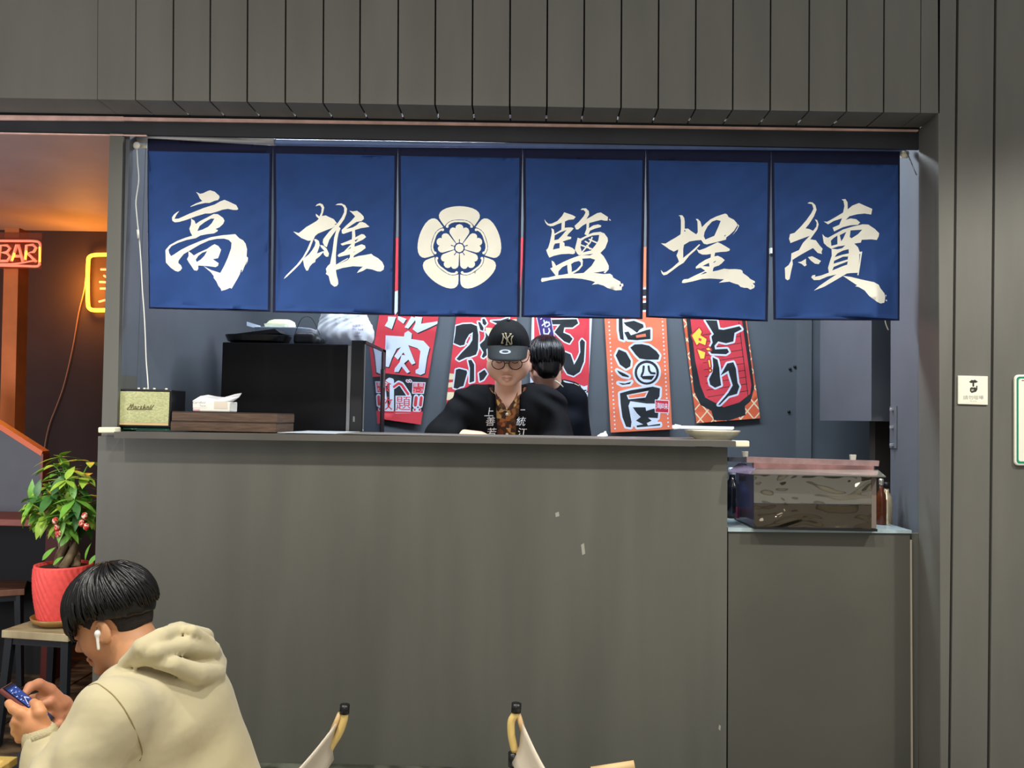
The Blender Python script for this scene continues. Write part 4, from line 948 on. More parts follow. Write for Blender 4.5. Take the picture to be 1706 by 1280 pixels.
# latch plate and hook on the right reveal
lp = thing('latch_plate', Vector((XR, 2.99, P(1489, 712, 3.02).z)), 'narrow metal latch plate screwed to the right inner wall', 'latch')
zt1, zb1 = P(1489, 676, 3.0).z, P(1489, 748, 3.0).z
ya_ = XR * 1400 / (1496 - 878.0); yb2 = XR * 1400 / (1484 - 878.0)
def Yat(px):   # depth where the inner wall plane is seen in column px
    lo, hi = 2.6, 3.6
    for _ in range(30):
        m_ = (lo + hi) / 2
        if P(px, 700, m_).x < XR: lo = m_
        else: hi = m_
    return m_
y1, y0 = Yat(1484), Yat(1495)
box('plate', (XR - .004, y0, zb1), (XR - .0005, y1, zt1), mat('painted_plate', (88, 92, 100), 0.4), lp, .0008)
for zz in (zt1 - .012, (zt1 + zb1) / 2, zb1 + .012):
    box('bolt', (XR - .014, (y0 + y1) / 2 - .006, zz - .005), (XR - .004, (y0 + y1) / 2 + .006, zz + .005), mat('bolt_metal', (190, 196, 204), 0.3, metal=0.7), lp, .001)
# wall hook glimpsed between the noren panels
wh = tag(slab('wall_hook', [(1283.5, 413), (1287.5, 413), (1287.5, 422), (1283.5, 422)], 4.17, .02, M_white), 'tiny white hook on the kitchen wall seen between the two right noren panels', 'hook')
for (x, y, lab) in ((1316, 615, 'left one of two small black holes plugs on the kitchen wall'), (1324, 611, 'right one of two small black plugs on the kitchen wall'), (1314, 686, 'lowest small black plug on the kitchen wall')):
    p = P(x, y, 4.198); o = lathe('wall_plug', [(.007, 0), (.006, .008), (0, .009)], p, M_blackm, None, 10, Matrix.Rotation(math.pi / 2, 3, 'X')); tag(o, lab.replace('holes ', ''), 'plug')

# ---------------------------------------------------------------- signs on the right wall
sg = thing('silence_sign', P(1621, 650, YF), 'small square white sign asking for silence, finger on lips', 'sign')
bevel(slab('panel', [(1596.5, 626), (1646, 627), (1646, 675), (1596.5, 673.5)], YF - .006, .006, M_paper, sg), .0015, 2)
ic = [[(613.5,375),(616,362),(620,360)]]
lips = [[(267,378),(290,360),(303,364),(316,358),(342,376),(322,386),(303,383),(286,387)]]
fing = stroke([(303, 372), (303, 410)], 7.5)
hand_ = [[(276,428),(290,420),(303,424),(318,420),(326,428),(327,408),(337,408),(337,440),(325,458),(290,468),(276,455)]]
ti = glyphs('請勿喧嘩', 303, 508, 36, 0.012, sx=1.18); t2 = glyphs('No noise', 303, 534, 15, 0.01)
painted('print', [(190,330),(420,330),(420,550),(190,550)], [(1, lips + fing + hand_, False), (0, [[(290,436),(296,436),(296,452),(290,452)],[(303,436),(306,436),(306,450),(303,450)]], False), (2, ti + t2, True)], lambda x, y: P(1560 + x / 4.925, 560 + y / 4.925, YF - .0065), [M_paper, M_ink, M_ink2], sg)
gs = thing('green_framed_sign', P(1725, 700, YF), 'white sign with rounded corners and a green border cut by the right edge', 'sign')
def rr(x0, y0, x1, y1, r, n=6):
    o = []
    for cx, cy0, a0 in ((x0 + r, y0 + r, 180), (x1 - r, y0 + r, 270), (x1 - r, y1 - r, 0), (x0 + r, y1 - r, 90)):
        o += [(cx + r * math.cos(math.radians(a0 + 90 * k / n)), cy0 + r * math.sin(math.radians(a0 + 90 * k / n))) for k in range(n + 1)]
    return o
o = painted('board', rr(1690.5, 624.5, 1800, 776, 7), [(1, [rr(1693.5, 627.5, 1797, 773, 5.5)], False), (0, [rr(1697, 631, 1793.5, 769, 3.5)], False), (2, [[(1702, 633.5), (1712, 633.5), (1712, 635), (1702, 635)]], False)], lambda x, y: P(x, y, YF - .010), [M_paper, M_green, M_ink], gs)
s = o.modifiers.new('solid', 'SOLIDIFY'); s.thickness = 0.009; s.offset = -1
# ---------------------------------------------------------------- bar corner on the left
def neon(name, pts, r, m, parent): return tube(name, pts, r, m, parent, 8)
M_ny = mat('neon_yellow', (255, 180, 60), 0.4, emit=(255, 150, 30), estr=9.0)
M_nr = mat('neon_red', (255, 120, 100), 0.4, emit=(255, 90, 60), estr=5.0)
M_np = mat('neon_pink', (236, 150, 130), 0.3, emit=(255, 130, 90), estr=0.55)
ns = thing('neon_sign', P(180, 470, 4.5), 'yellow neon rectangle with red strokes on the bar wall, half hidden by the pillar', 'neon sign')
q = smooth_path([P(x, y, 4.52) for x, y in ((212, 425), (180, 424.5), (158, 425), (149.5, 428), (147, 436), (146, 470), (146.5, 505), (149, 514), (157, 517), (180, 517), (212, 518))], 4)
neon('neon_frame', q, 0.0105, M_ny, ns)
for a, b in (((168, 449), (192, 449)), ((173, 459), (178, 462)), ((166, 470), (196, 471)), ((167, 481), (190, 481)), ((165, 503), (180, 499)), ((186, 452), (186, 500))):
    neon('neon_stroke', [P(*a, 4.52), P(*b, 4.52)], 0.006, M_nr, ns)
nc = tube('sign_cable', smooth_path([P(143, 462, 4.52), P(140, 485, 4.53), P(131, 522, 4.54), P(121, 580, 4.54), P(107, 640, 4.54), P(95, 675, 4.54), P(83, 706, 4.54), P(76, 735, 4.54), P(73, 760, 4.54)], 4), 0.0035, mat('cable_tan', (150, 110, 84), 0.6)); tag(nc, 'thin cable dangling from the yellow neon sign down the bar wall', 'cable')
bs_ = thing('bar_sign', P(20, 418, 3.75), 'orange neon tube sign reading BAR on a clear plate, at the left edge', 'neon sign')
slab('plate', [(-90, 386), (70, 388), (69, 448), (-90, 447)], 3.78, 0.006, mat('orange_clear_plate', (150, 70, 40), 0.1, alpha=0.35), bs_)
neon('neon_frame', smooth_path([P(x, y, 3.76) for x, y in ((-80, 401), (30, 401.5), (58, 402), (66, 405), (67, 414), (66, 436), (65, 442), (58, 444), (30, 443), (-80, 441))], 4), 0.006, M_np, bs_)
neon('neon_line', smooth_path([P(x, y, 3.76) for x, y in ((-60, 438), (0, 440), (30, 439), (54, 435), (60, 436))], 4), 0.004, M_np, bs_)
for nm, pl in (('neon_letter', [(-2, 434), (1, 409), (12, 409), (17, 414), (12, 420), (3, 421), (12, 422), (17, 428), (12, 435), (-2, 435)]),
               ('neon_letter', [(19, 436), (28, 408), (31, 408), (38, 436)]), ('neon_letter', [(23, 427), (35, 427)]),
               ('neon_letter', [(42, 434), (44, 409), (55, 408), (60, 413), (56, 420), (46, 422), (60, 436)])):
    neon(nm, [P(x, y, 3.75) for x, y in pl], 0.0065, M_np, bs_)
for pl in ([(-2, 418), (-3, 430)], [(20, 434), (24, 422)], [(42, 432), (44, 418)], [(66, 412), (66, 436)]):
    neon('neon_glow_tube', [P(x, y, 3.742) for x, y in pl], 0.004, M_ny, bs_)
for x in (): tube('hanger', [P(x, 395, 3.78), P(x, 395, 3.78) + Vector((0, 0, zc - P(x, 395, 3.78).z))], 0.003, M_blackm, bs_, 6)
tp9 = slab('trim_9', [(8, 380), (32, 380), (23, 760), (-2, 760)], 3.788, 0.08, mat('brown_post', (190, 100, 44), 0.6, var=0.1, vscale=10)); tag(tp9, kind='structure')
M_part = mat('partition_grey', (74, 76, 84), 0.6, var=0.08, vscale=6); M_neon_edge = mat('neon_tinted_edge', (196, 92, 50), 0.5)  # partition edge: the neon's orange glow is put into its colour
M_redwood = mat('red_brown_wood', (110, 48, 34), 0.5, var=0.15, vscale=10, stretch=(1, 6, 6))
pt = thing('partition', P(30, 866, 3.5), 'slanted grey partition with its top edge coloured by the neon glow standing on the bar table', 'partition')
slab('panel', [(-90, 659), (68, 760), (65, 866), (-90, 868)], 3.5, 0.045, M_part, pt)
hexa('edge_strip', [P(-90, 649, 3.498), P(71, 752, 3.498), P(68, 760, 3.498), P(-90, 659, 3.498)], [p + Vector((0, .05, 0)) for p in (P(-90, 649, 3.498), P(71, 752, 3.498), P(68, 760, 3.498), P(-90, 659, 3.498))], M_neon_edge, pt)
hexa('end_strip', [P(68, 758, 3.498), P(72, 756, 3.498), P(68, 866, 3.498), P(64.5, 866, 3.498)], [p + Vector((0, .05, 0)) for p in (P(68, 758, 3.498), P(72, 756, 3.498), P(68, 866, 3.498), P(64.5, 866, 3.498))], M_redwood, pt)
bt = thing('bar_table', P(30, 1000, 3.4), 'red brown bar table under the grey partition', 'table')
zt3 = P(85, 867, 3.26).z
xr3 = P(85, 870, 3.26).x
box('table_top', (-3.4, 3.26, zt3 - .026), (xr3, 3.75, zt3), M_redwood, bt, .002)
box('table_leg', (P(76, 900, 3.6).x, 3.6, 0), (P(96, 900, 3.6).x, 3.72, zt3 - .027), mat('dark_red_panel', (84, 22, 16), 0.6), bt)
box('back_panel', (-3.4, 3.70, 0.0), (P(76, 900, 3.6).x, 3.73, zt3 - .03), mat('near_black_panel', (10, 10, 14), 0.7), bt)
M_stw = mat('stool_wood', (176, 164, 128), 0.5, rgb2=(140, 122, 92), vscale=8, stretch=(1, 8, 1), lo=.3, hi=.7)
M_iron = mat('black_iron', (26, 30, 36), 0.4)
def stool(c, w, ang, h, label, wood, legs=None):
    s_ = thing('stool', (c[0], c[1], 0), label, 'stool')
    R = Matrix.Rotation(ang, 3, 'Z')
    def cn(x, y, z): return Vector((c[0], c[1], 0)) + R @ Vector((x, y, z))
    a = w / 2
    hexa('seat', [cn(-a, -a, h), cn(a, -a, h), cn(a, -a, h - .026), cn(-a, -a, h - .026)], [cn(-a, a, h), cn(a, a, h), cn(a, a, h - .026), cn(-a, a, h - .026)], wood, s_, .002)
    b = a - .012
    for (x, y) in ((-b, -b), (b, -b), (b, b), (-b, b)):
        t_, e = cn(x * .93, y * .93, h - .028), cn(x * 1.08, y * 1.08, 0.007)
        r_ = .013
        hexa('leg', [t_ + Vector((-r_, -r_, 0)), t_ + Vector((r_, -r_, 0)), e + Vector((r_ * .8, -r_ * .8, 0)), e + Vector((-r_ * .8, -r_ * .8, 0))],
             [t_ + Vector((-r_, r_, 0)), t_ + Vector((r_, r_, 0)), e + Vector((r_ * .8, r_ * .8, 0)), e + Vector((-r_ * .8, r_ * .8, 0))], M_iron, s_)
    hexa('apron', [cn(-b, -b, h - .027), cn(b, -b, h - .027), cn(b, -b, h - .05), cn(-b, -b, h - .05)], [cn(-b, b, h - .027), cn(b, b, h - .027), cn(b, b, h - .05), cn(-b, b, h - .05)], M_iron, s_)
    return s_
zst = .40
p0 = PZ(30, 1043, zst); 
stool((P(100, 1040, 3.02).x, 3.02), .255, math.radians(-8), zst, 'pale wood stool with black legs carrying the red plant pot', M_stw)
p1_ = PZ(2, 961, zst + .01)
stool((p1_.x + .05, p1_.y - .18), .30, math.radians(28), zst + .01, 'brown wood stool with black legs in front of the bar table, left edge', mat('stool_wood_red', (128, 88, 66), 0.5, rgb2=(96, 60, 46), vscale=8, stretch=(1, 8, 1), lo=.3, hi=.7))
# plant pot and saucer
pc = Vector((P(105, 985, 3.02).x, 3.02, zst))
sau = lathe('saucer', [(0, .002), (.075, .002), (.098, .018), (.102, .030), (.098, .031), (.090, .020), (.06, .010), (0, .010)], (pc.x, pc.y, zst), mat('saucer_brown', (150, 112, 60), 0.35), None, 36); tag(sau, 'brown clay saucer under the red plant pot', 'saucer')
pot = thing('plant_pot', Vector((pc.x, pc.y, zst + .011)), 'red clay pot with slanted ribs on the pale stool, planted with a money tree', 'plant')
zp = zst + .0115; hp = P(105, 940, 3.02).z - zp
lathe('pot_body', [(0, 0), (.074, 0)] + [(.076 + .022 * math.sin(math.pi * min(1, t * .62 + .0)) , hp * t) for t in [i / 30 for i in range(31)]] + [(.088, hp), (.086, hp - .012), (0, hp - .014)],
      (pc.x, pc.y, zp), mat('pot_red', (236, 84, 78), 0.55, var=0.08, vscale=60), pot, 120, None, lambda r, z, a: (.0026 * math.sin(a * 30 + z * 150) if .004 < z < hp - .008 and r > .05 else 0))
lathe('soil', [(.0, 0), (.083, 0), (.083, .003), (0, .006)], (pc.x, pc.y, zp + hp - .012), mat('soil', (52, 40, 30), 0.9), pot, 24)
zr = zp + hp - .01
M_bark = mat('bark', (126, 110, 84), 0.8, var=0.3, vscale=18, stretch=(1, 1, .25), bump=.4, bscale=40)
M_leaf = [mat('leaf_light', (160, 196, 74), 0.4, var=.15, vscale=20), mat('leaf_mid', (112, 168, 64), 0.4, var=.15, vscale=20), mat('leaf_dark', (66, 116, 56), 0.4, var=.15, vscale=20)]
for k in range(4):
    a0 = k * math.pi / 2; pts = []
    for i in range(9):
        t = i / 8; a = a0 + t * 3.6; rr_ = .030 - .014 * t
        pts.append(Vector((pc.x + .012 + math.cos(a) * rr_, pc.y + math.sin(a) * rr_, zr + .19 * t)))
    tube('trunk', smooth_path(pts, 3), [.017 - .008 * i / 24 for i in range(25)], M_bark, pot, 8)
def leaf_mesh(nm, L_, W_, m):
    v, f = [], []; n = 6
    for i in range(n + 1):
        t = i / n; w = W_ * math.sin(math.pi * min(1, t ** .8)) * (1 if t < 1 else 0); z = -.25 * L_ * t * t
        v += [Vector((L_ * t, -w, z + .12 * w)), Vector((L_ * t, 0, z)), Vector((L_ * t, w, z + .12 * w))]
    for i in range(n):
        for j in range(2):
            a = i * 3 + j; f.append((a, a + 1, a + 4, a + 3))
    me = me_from(nm, v, f, True); me.materials.append(m); return me
LM = [leaf_mesh('leaf', .125, .023, m) for m in M_leaf] + [leaf_mesh('leaf', .10, .021, m) for m in M_leaf]
rnd = random.Random(11)
hub = Vector((pc.x + .02, pc.y, zr + .19))
clus = [(92, 775, 0), (95, 790, 1), (70, 835, 1), (60, 830, 2), (75, 860, 0), (110, 800, 0), (130, 812, 1), (140, 825, 2), (100, 825, 0), (118, 840, 0), (132, 850, 2), (105, 858, 1), (88, 845, 1), (122, 865, 2), (142, 795, 0), (148, 842, 1), (96, 872, 2), (78, 812, 0), (112, 782, 1), (150, 770, 0), (84, 868, 0), (126, 790, 2), (140, 868, 2), (56, 838, 0), (66, 850, 1), (114, 850, 0), (98, 852, 1), (124, 832, 1), (86, 826, 2), (100, 762, 0), (136, 846, 0), (108, 872, 1), (150, 856, 0)]
for ci, (x, y, ty) in enumerate(clus):
    Yc_ = pc.y + rnd.uniform(-.085, .09); c = P(x, y, Yc_)
    mid = (hub + c) / 2 + Vector((0, 0, .03))
    tube('petiole', smooth_path([hub + Vector((rnd.uniform(-.015, .015), rnd.uniform(-.015, .015), -.02)), mid, c], 4), .0022, M_leaf[1], pot, 5)
    out = (c - hub).normalized(); nl = 6 if ty != 2 else 5
    for k in range(nl):
        a = 2 * math.pi * k / nl + rnd.uniform(-.3, .3)
        side = out.orthogonal().normalized(); oth = out.cross(side)
        d = (out * .35 + side * math.cos(a) + oth * math.sin(a) + Vector((0, -.25, -.28))).normalized()
        up = Vector((0, 0, 1)) if abs(d.z) < .9 else Vector((0, -1, 0))
        yv = up.cross(d).normalized(); zv = d.cross(yv)
        o = bpy.data.objects.new('leaf', LM[(ty if rnd.random() < .7 else rnd.randint(0, 2)) + (3 if rnd.random() < .35 else 0)]); COL.objects.link(o)
        M4 = Matrix((d, yv, zv)).transposed().to_4x4(); M4.translation = c
        sc = rnd.uniform(.5, .8); M4 = M4 @ Matrix.Scale(sc, 4)
        o.parent = pot; o.matrix_parent_inverse = pot.matrix_world.inverted(); o.matrix_world = M4
for i, (x, y) in enumerate(((95, 880), (97, 890), (141, 860), (136, 872), (92, 868), (144, 878))):
    p = P(x, y, 2.93); lathe('red_ornament', [(0, -.014), (.009, -.008), (.011, 0), (.008, .01), (0, .014)], p, mat('ornament_red', (190, 46, 34), 0.35, rgb2=(240, 214, 190), vscale=120, lo=.5, hi=.6), pot, 8)
for x, y, s_ in ((70, 928, .5), (88, 936, .4), (142, 928, .5), (148, 935, .4), (100, 905, .5), (108, 900, .45)):
    o = bpy.data.objects.new('leaf', LM[1]); COL.objects.link(o)
    M4 = Matrix.Translation(P(x, y + 6, 2.96)) @ Matrix.Rotation(rnd.uniform(1.8, 2.8) if x < 105 else .6, 4, 'Y') @ Matrix.Rotation(1.2, 4, 'X') @ Matrix.Scale(s_, 4)
    M4 = Matrix.Translation(P(x, y + 6, 2.96)) @ Euler((1.2, -1.2 + rnd.uniform(-.5, .5), rnd.uniform(-.6, .6))).to_matrix().to_4x4() @ Matrix.Scale(s_, 4)
    o.parent = pot; o.matrix_parent_inverse = pot.matrix_world.inverted(); o.matrix_world = M4
# ---------------------------------------------------------------- sling chairs in front
M_bam = mat('bamboo', (226, 196, 122), 0.4, var=.08, vscale=12); M_fab = mat('cream_canvas', (214, 202, 182), 0.85, bump=.1, bscale=500); M_sl = mat('pale_slat', (206, 174, 124), 0.5)
def sling_chair(label, far, joint, slat, A, near_dx, near_dy, fwd, armtip=None):
    base = P(*far[0], 2.1); c_ = thing('sling_chair', Vector((base.x, 1.9, 0)), label, 'chair')
    for side in (0, 1):
        off = Vector((near_dx * side, -.5 * side, 0)) * 1.0
        pts = smooth_path([P(x, y, 2.1) + off for x, y in far], 4)
        tube('back_post', pts, .0095, M_bam, c_, 12)
        t0 = P(*far[0], 2.1) + off; t1 = P(far[0][0] + (far[0][0] - far[1][0]) * .7 , far[0][1] - 10, 2.1) + off
        tube('end_cap', [t0 + (t0 - t1) * .5, t1], .0122, M_blackp, c_, 14)
        j0, j1 = P(*joint[0], 2.1) + off, P(*joint[1], 2.1) + off
        tube('joint', [j0, j1], .0140, M_blackp, c_, 14)
        rv = (j0 * .3 + j1 * .7) + Vector((0, -.0142, 0))
        lathe('rivet', [(0, 0), (.0055, 0), (.0045, .003), (0, .0035)], rv, M_steel, c_, 12, Matrix.Rotation(math.pi / 2, 3, 'X'))
        foot = Vector((j1.x + fwd * .10, j1.y, .010)); tube('rear_leg', [j1, foot], .0125, M_bam, c_, 10)
        kn = Vector((j1.x + fwd * .48, j1.y, .27)); tube('seat_rail', [j1 + Vector((0, .0, -.02)), kn], .0125, M_bam, c_, 10)
        tube('front_leg', [kn, Vector((kn.x - fwd * .18, kn.y, .010))], .0125, M_bam, c_, 10)
        s0, s1 = P(*slat[0], 2.1) + off, P(*slat[1], 2.1) + off
        dz = (s1 - s0)
        tube('slat', [s0, s1, s1 + dz * 1.2], .0070, M_sl, c_, 8)
    # sling: top edge from the far post to the near one, sagging to the seat
    n1_, n2_ = 10, 12; v, f = [], []
    p_top = P(*A[0], 2.1); p_bot = P(*A[1], 2.1); pf = Vector((p_bot.x + fwd * .42, p_bot.y, .27))
    prof = [p_top, p_top * .5 + p_bot * .5, p_bot, p_bot * .5 + pf * .5 + Vector((0, 0, -.05)), pf]
    prof = smooth_path(prof, 3)
    for i in range(n1_ + 1):
        s = i / n1_; off = Vector((near_dx * s, -.5 * s, 0))
        for k, p in enumerate(prof):
            sag = .006 * math.sin(math.pi * s); v.append(p + off + Vector((-fwd * sag * (k < 7), 0, -sag)))
    m_ = len(prof)
    for i in range(n1_):
        for k in range(m_ - 1): f.append((i * m_ + k, i * m_ + k + 1, (i + 1) * m_ + k + 1, (i + 1) * m_ + k))
    o = mesh('sling', v, f, M_fab, c_, True); s = o.modifiers.new('solid', 'SOLIDIFY'); s.thickness = .004
    if armtip:
        a0, a1 = [P(x, y, 1.75) for x, y in armtip]
        tube('arm_rest', [a0, a1], .0105, M_sl, c_, 10)
    return c_
sling_chair('low bamboo sling chair with cream canvas, left one, behind the seated man', [(574, 1184), (573, 1199), (565.5, 1221), (554.5, 1239), (543, 1260)], [(539, 1262), (528, 1279)], [(567, 1189), (559, 1207)],
            [(560, 1204), (541, 1278)], -.055, 0, -1)
sling_chair('low bamboo sling chair with cream canvas, right one, at the bottom centre', [(860, 1182), (859, 1190), (852, 1202), (852, 1225), (858, 1253)], [(856, 1254), (856, 1277)], [(862, 1187), (868, 1207)],
            [(869, 1205), (861, 1280)], .11, 0, 1, [(985, 1287), (1057, 1276)])
lt_ = thing('low_table', P(0, 1300, 1.6), 'pale yellow slatted wooden table edge at the bottom left corner', 'table')
za_ = P(10, 1260, 1.78).z
for k in range(4):
    xa2 = P(30, 1260, 1.78).x; y0 = 1.78 - k * .06
    box('slat', (xa2 - .55, y0 - .056, za_ - .016), (xa2 - .0, y0, za_), mat('yellow_wood', (226, 196, 112), 0.5, var=.06, vscale=6), lt_, .002)
for x in (xa2 - .5, xa2 - .05):
    for y in (1.58, 1.75): tube('leg', [Vector((x, y, za_ - .017)), Vector((x, y, .009))], .012, M_bam, lt_, 8)
# ---------------------------------------------------------------- people
def frame(f, roll=0.0):
    f = Vector(f).normalized(); l = Vector((0, 0, 1)).cross(f).normalized(); u = f.cross(l)
    return f, l, u
def ear_prims(s, wide=1.0):
    y = .079 * wide * s
    return [(ell((-.018, y, -.022), (.019, .0075, .031)), .006), (ell((-.010, y + .004 * s, -.012), (.008, .005, .013)), .003, 'sub'),
            (cone((-.004, .072 * wide * s, -.02), (-.006, .078 * wide * s, -.04), .007, .007), .006)]
def head_sdf(fat=1.0, eyes=True):
    w = fat
    pr = [(ell((-.010, 0, .030), (.098, .077, .090)), 0), (ell((.030, 0, -.030), (.058, .060 * w, .078)), .03),
          (ell((.044, .036 * w, -.038), (.036, .030 * w, .038)), .02), (ell((.044, -.036 * w, -.038), (.036, .030 * w, .038)), .02),
          (cone((-.004, .050 * w, -.055), (.058, .018 * w, -.092), .022 * w, .019 * w), .02), (cone((-.004, -.050 * w, -.055), (.058, -.018 * w, -.092), .022 * w, .019 * w), .02),
          (ell((.070, 0, -.100), (.021, .024 * w, .018)), .015),
          (cone((.080, .030, .016), (.084, .012, .014), .011, .011), .012), (cone((.080, -.030, .016), (.084, -.012, .014), .011, .011), .012)]
    if fat > 1.1: pr += [(ell((.026, s * .048, -.052), (.048, .034, .044)), .02) for s in (1, -1)]
    pr += [(ell((.098, s * .031, -.004), (.012, .016, .010)), .012, 'sub') for s in (1, -1)]
    pr += [(ell((.0815, s * .031, -.005), (.0125, .0145, .0105)), .003) for s in (1, -1)]
    pr += [(cone((.086, 0, .004), (.106, 0, -.034), .0085, .0125), .010)] + [(ell((.098, s * .0135, -.040), (.0105, .0085, .0085)), .005) for s in (1, -1)]
    pr += [(cone((.088, -.021, -.073), (.098, 0, -.069), .004, .0068), .005), (cone((.088, .021, -.073), (.098, 0, -.069), .004, .0068), .005),
           (cone((.087, -.016, -.0815), (.093, 0, -.083), .005, .0072), .006), (cone((.087, .016, -.0815), (.093, 0, -.083), .005, .0072), .006),
           (rbox((.100, 0, -.0762), (.008, .022, .0008), .0005), .0022, 'sub')]
    for s in (1, -1): pr += ear_prims(s)
    return pr
def world_fn(local, H, fr, sc=1.0):
    R = np.array([list(fr[0]), list(fr[1]), list(fr[2])], np.float32); h = v3(H)
    return lambda p: local(((p - h) @ R.T) / sc) * sc
def LW(H, fr, sc=1.0):
    return lambda x, y, z: Vector(H) + (fr[0] * x + fr[1] * y + fr[2] * z) * sc
def hair_strands(name, W_, cen, rad, whorl, n, thmax, m, parent, r0=.0028, seed=3, curl=0.0, out=.004, rstart=.10):
    rn = random.Random(seed); parts = []
    w = Vector(whorl).normalized(); a = w.orthogonal().normalized(); b = w.cross(a)
    # azimuth zero looks to the front
    f0 = Vector((1, 0, 0)) - w * w.x; f0.normalize(); l0 = w.cross(f0)
    for i in range(n):
        ph = 2 * math.pi * (i + rn.random()) / n; mx = thmax(ph) * rn.uniform(.82, 1.03)
        st = rn.random() ** 1.6 * mx * .55 + rstart * rn.random(); k = 7; pts = []; rr_ = []
        sw = rn.uniform(-.16, .16); lift = rn.uniform(0.0, out); lk = rn.uniform(.7, 1.25)
        for j in range(k + 1):
            t = j / k; th = st + (mx - st) * t; p_ = ph + sw * t + curl * t
            d = w * math.cos(th) + (f0 * math.cos(p_) + l0 * math.sin(p_)) * math.sin(th)
            q = Vector((cen[0] + d.x * (rad[0] + lift * (1 - .3 * t)), cen[1] + d.y * (rad[1] + lift * (1 - .3 * t)), cen[2] + d.z * (rad[2] + lift * (1 - .3 * t))))
            pts.append(W_(*q)); rr_.append(r0 * lk * (.35 + .65 * math.sin(math.pi * min(.98, .12 + t * .86))))
        parts.append(tube_data(pts, rr_, 5, True))
    v, f = join_data(parts); return mesh(name, v, f, m, parent, True)
def skin(name, rgb, rgb2): return mat(name, rgb, 0.48, rgb2=rgb2, vscale=6, lo=.3, hi=.7, bump=.03, bscale=500, sheen=.1)
def t3(p): return (p[0], p[1], p[2])
def hand_prims(wr, tips, knuck, pr, ps, thumb):
    """wr wrist, pr palm list, knuck/tips polylines for four fingers, thumb polyline."""
    out = [(cone(wr, pr[0], ps[0], ps[1]), .006)]
    for a in pr[1:]: out.append((ell(a[0], a[1]), .010))
    for k in tips: out += chain(k[0], k[1], .0035)
    out += chain(thumb[0], thumb[1], .005)
    return out
def trousers(parent, hips, knees, feet, m, mshoe, toes, r=.085):
    pr = []
    for h_, k_, f_ in zip(hips, knees, feet):
        pr += [(cone(h_, k_, r, r * .72), .03), (cone(k_, f_, r * .70, r * .52), .02)]
    lo = np.min([list(x) for x in hips + knees + feet], 0) - .12; hi = np.max([list(x) for x in hips + knees + feet], 0) + .12
    lo[2] = max(lo[2], .02)
    body('trousers', uni(pr), lo, hi, .014, m, parent)
    for f_, t_ in zip(feet, toes):
        a = (f_[0], f_[1], .045); b = (f_[0] + t_[0], f_[1] + t_[1], .040)
        fn = lambda p, a=a, b=b: np.maximum(uni([(cone(a, b, .042, .038), .01)])(p), .004 - p[:, 2])
        body('shoe', fn, np.min([a, b], 0) - .07, np.max([a, b], 0) + .07, .009, mshoe, parent)
M_hair = mat('black_hair', (14, 13, 14), 0.30, spec=0.55, bump=.1, bscale=300)
M_hair_m = mat('short_hair', (30, 25, 23), 0.7, var=.4, vscale=60, bump=.5, bscale=700)
M_lash = mat('lash', (24, 16, 14), 0.6)
# ================================================ seated man in the cream hoodie
man = thing('person', P(300, 1400, 1.9), 'person with black hair and cream hoodie bent over a phone, bottom left, white earphone in', 'person')
fm = frame((-.90, .10, -.43)); Hm = P(188, 1032, 1.95); SM = .89; Wm = LW(Hm, fm, SM)
M_skin = skin('skin_tan', (205, 150, 108), (186, 130, 92))
L_b = Vector((-.5, -.86, 0)).normalized()
sh = P(262, 1200, 1.88); pel = P(318, 1425, 1.90)
nk = P(250, 1112, 1.93)
hd = world_fn(uni(head_sdf(.92) + [(cone((.095, 0, -.004), (.118, 0, -.034), .007, .0095), .008), (cone((.098, 0, -.070), (.104, 0, -.070), .006, .005), .006), (cone((.094, 0, -.083), (.099, 0, -.083), .006, .005), .006), (ell((.076, 0, -.106), (.020, .02, .016)), .012)]), Hm, fm, SM)
neckc = uni([(cone(t3(Wm(-.022, 0, -.055)), t3(nk + Vector((.0, 0, -.03))), .056, .064), 0)])
hf = lambda p: smin(hd(p), neckc(p), .02)
lo = [min(Hm[i], nk[i]) - .17 for i in range(3)]; hi = [max(Hm[i], nk[i]) + .17 for i in range(3)]
body('head', hf, lo, hi, .0034, M_skin, man)
# hair: short sides, thick top with strands falling from the whorl
def hair_local(p):
    x, y, z = p[:, 0], p[:, 1], p[:, 2]
    top = ell((-.010, 0, .034), (.116, .093, .104))(p)
    line = np.where(x > .055, .020 - (x - .055) * .9, np.where(x > -.01, .020, .012 + (x + .01) * .35))  # lower limit of the thick hair
    top = np.maximum(top, (line - z) * .8) + .0012 * np.sin(160 * x + 60 * z) * np.sin(130 * y)
    return top
def fade_local(p):
    x, y, z = p[:, 0], p[:, 1], p[:, 2]
    s = ell((-.012, 0, .030), (.1005, .0795, .0925))(p)
    s = smin(s, ell((-.045, 0, -.02), (.050, .060, .05))(p), .02)
    lim = np.where(x > .012, .03 - (0.055 - x) * 1.1, np.where(x > -.03, -.002, -.055 - (x + .03) * .15))
    ar = np.sqrt((x + .012) ** 2 + (z + .02) ** 2) - .032
    s = np.maximum(s, (lim - z)); return np.maximum(s, np.minimum(.004, -ar))
body('hair_fade', world_fn(fade_local, Hm, fm, SM), [Hm[i] - .15 for i in range(3)], [Hm[i] + .15 for i in range(3)], .0036, M_hair_m, man)
body('hair', world_fn(hair_local, Hm, fm, SM), [Hm[i] - .16 for i in range(3)], [Hm[i] + .16 for i in range(3)], .004, M_hair, man)
def thm(ph):
    c = math.cos(ph); return 1.62 + .42 * max(0, c) ** 1.5 - .10 * abs(math.sin(ph)) + .0 * c
hair_strands('hair_locks', Wm, (-.010, 0, .034), (.1165, .0935, .1045), (-.32, .10, .95), 620, thm, M_hair, man, r0=.0034, seed=5, curl=.35, out=.009)
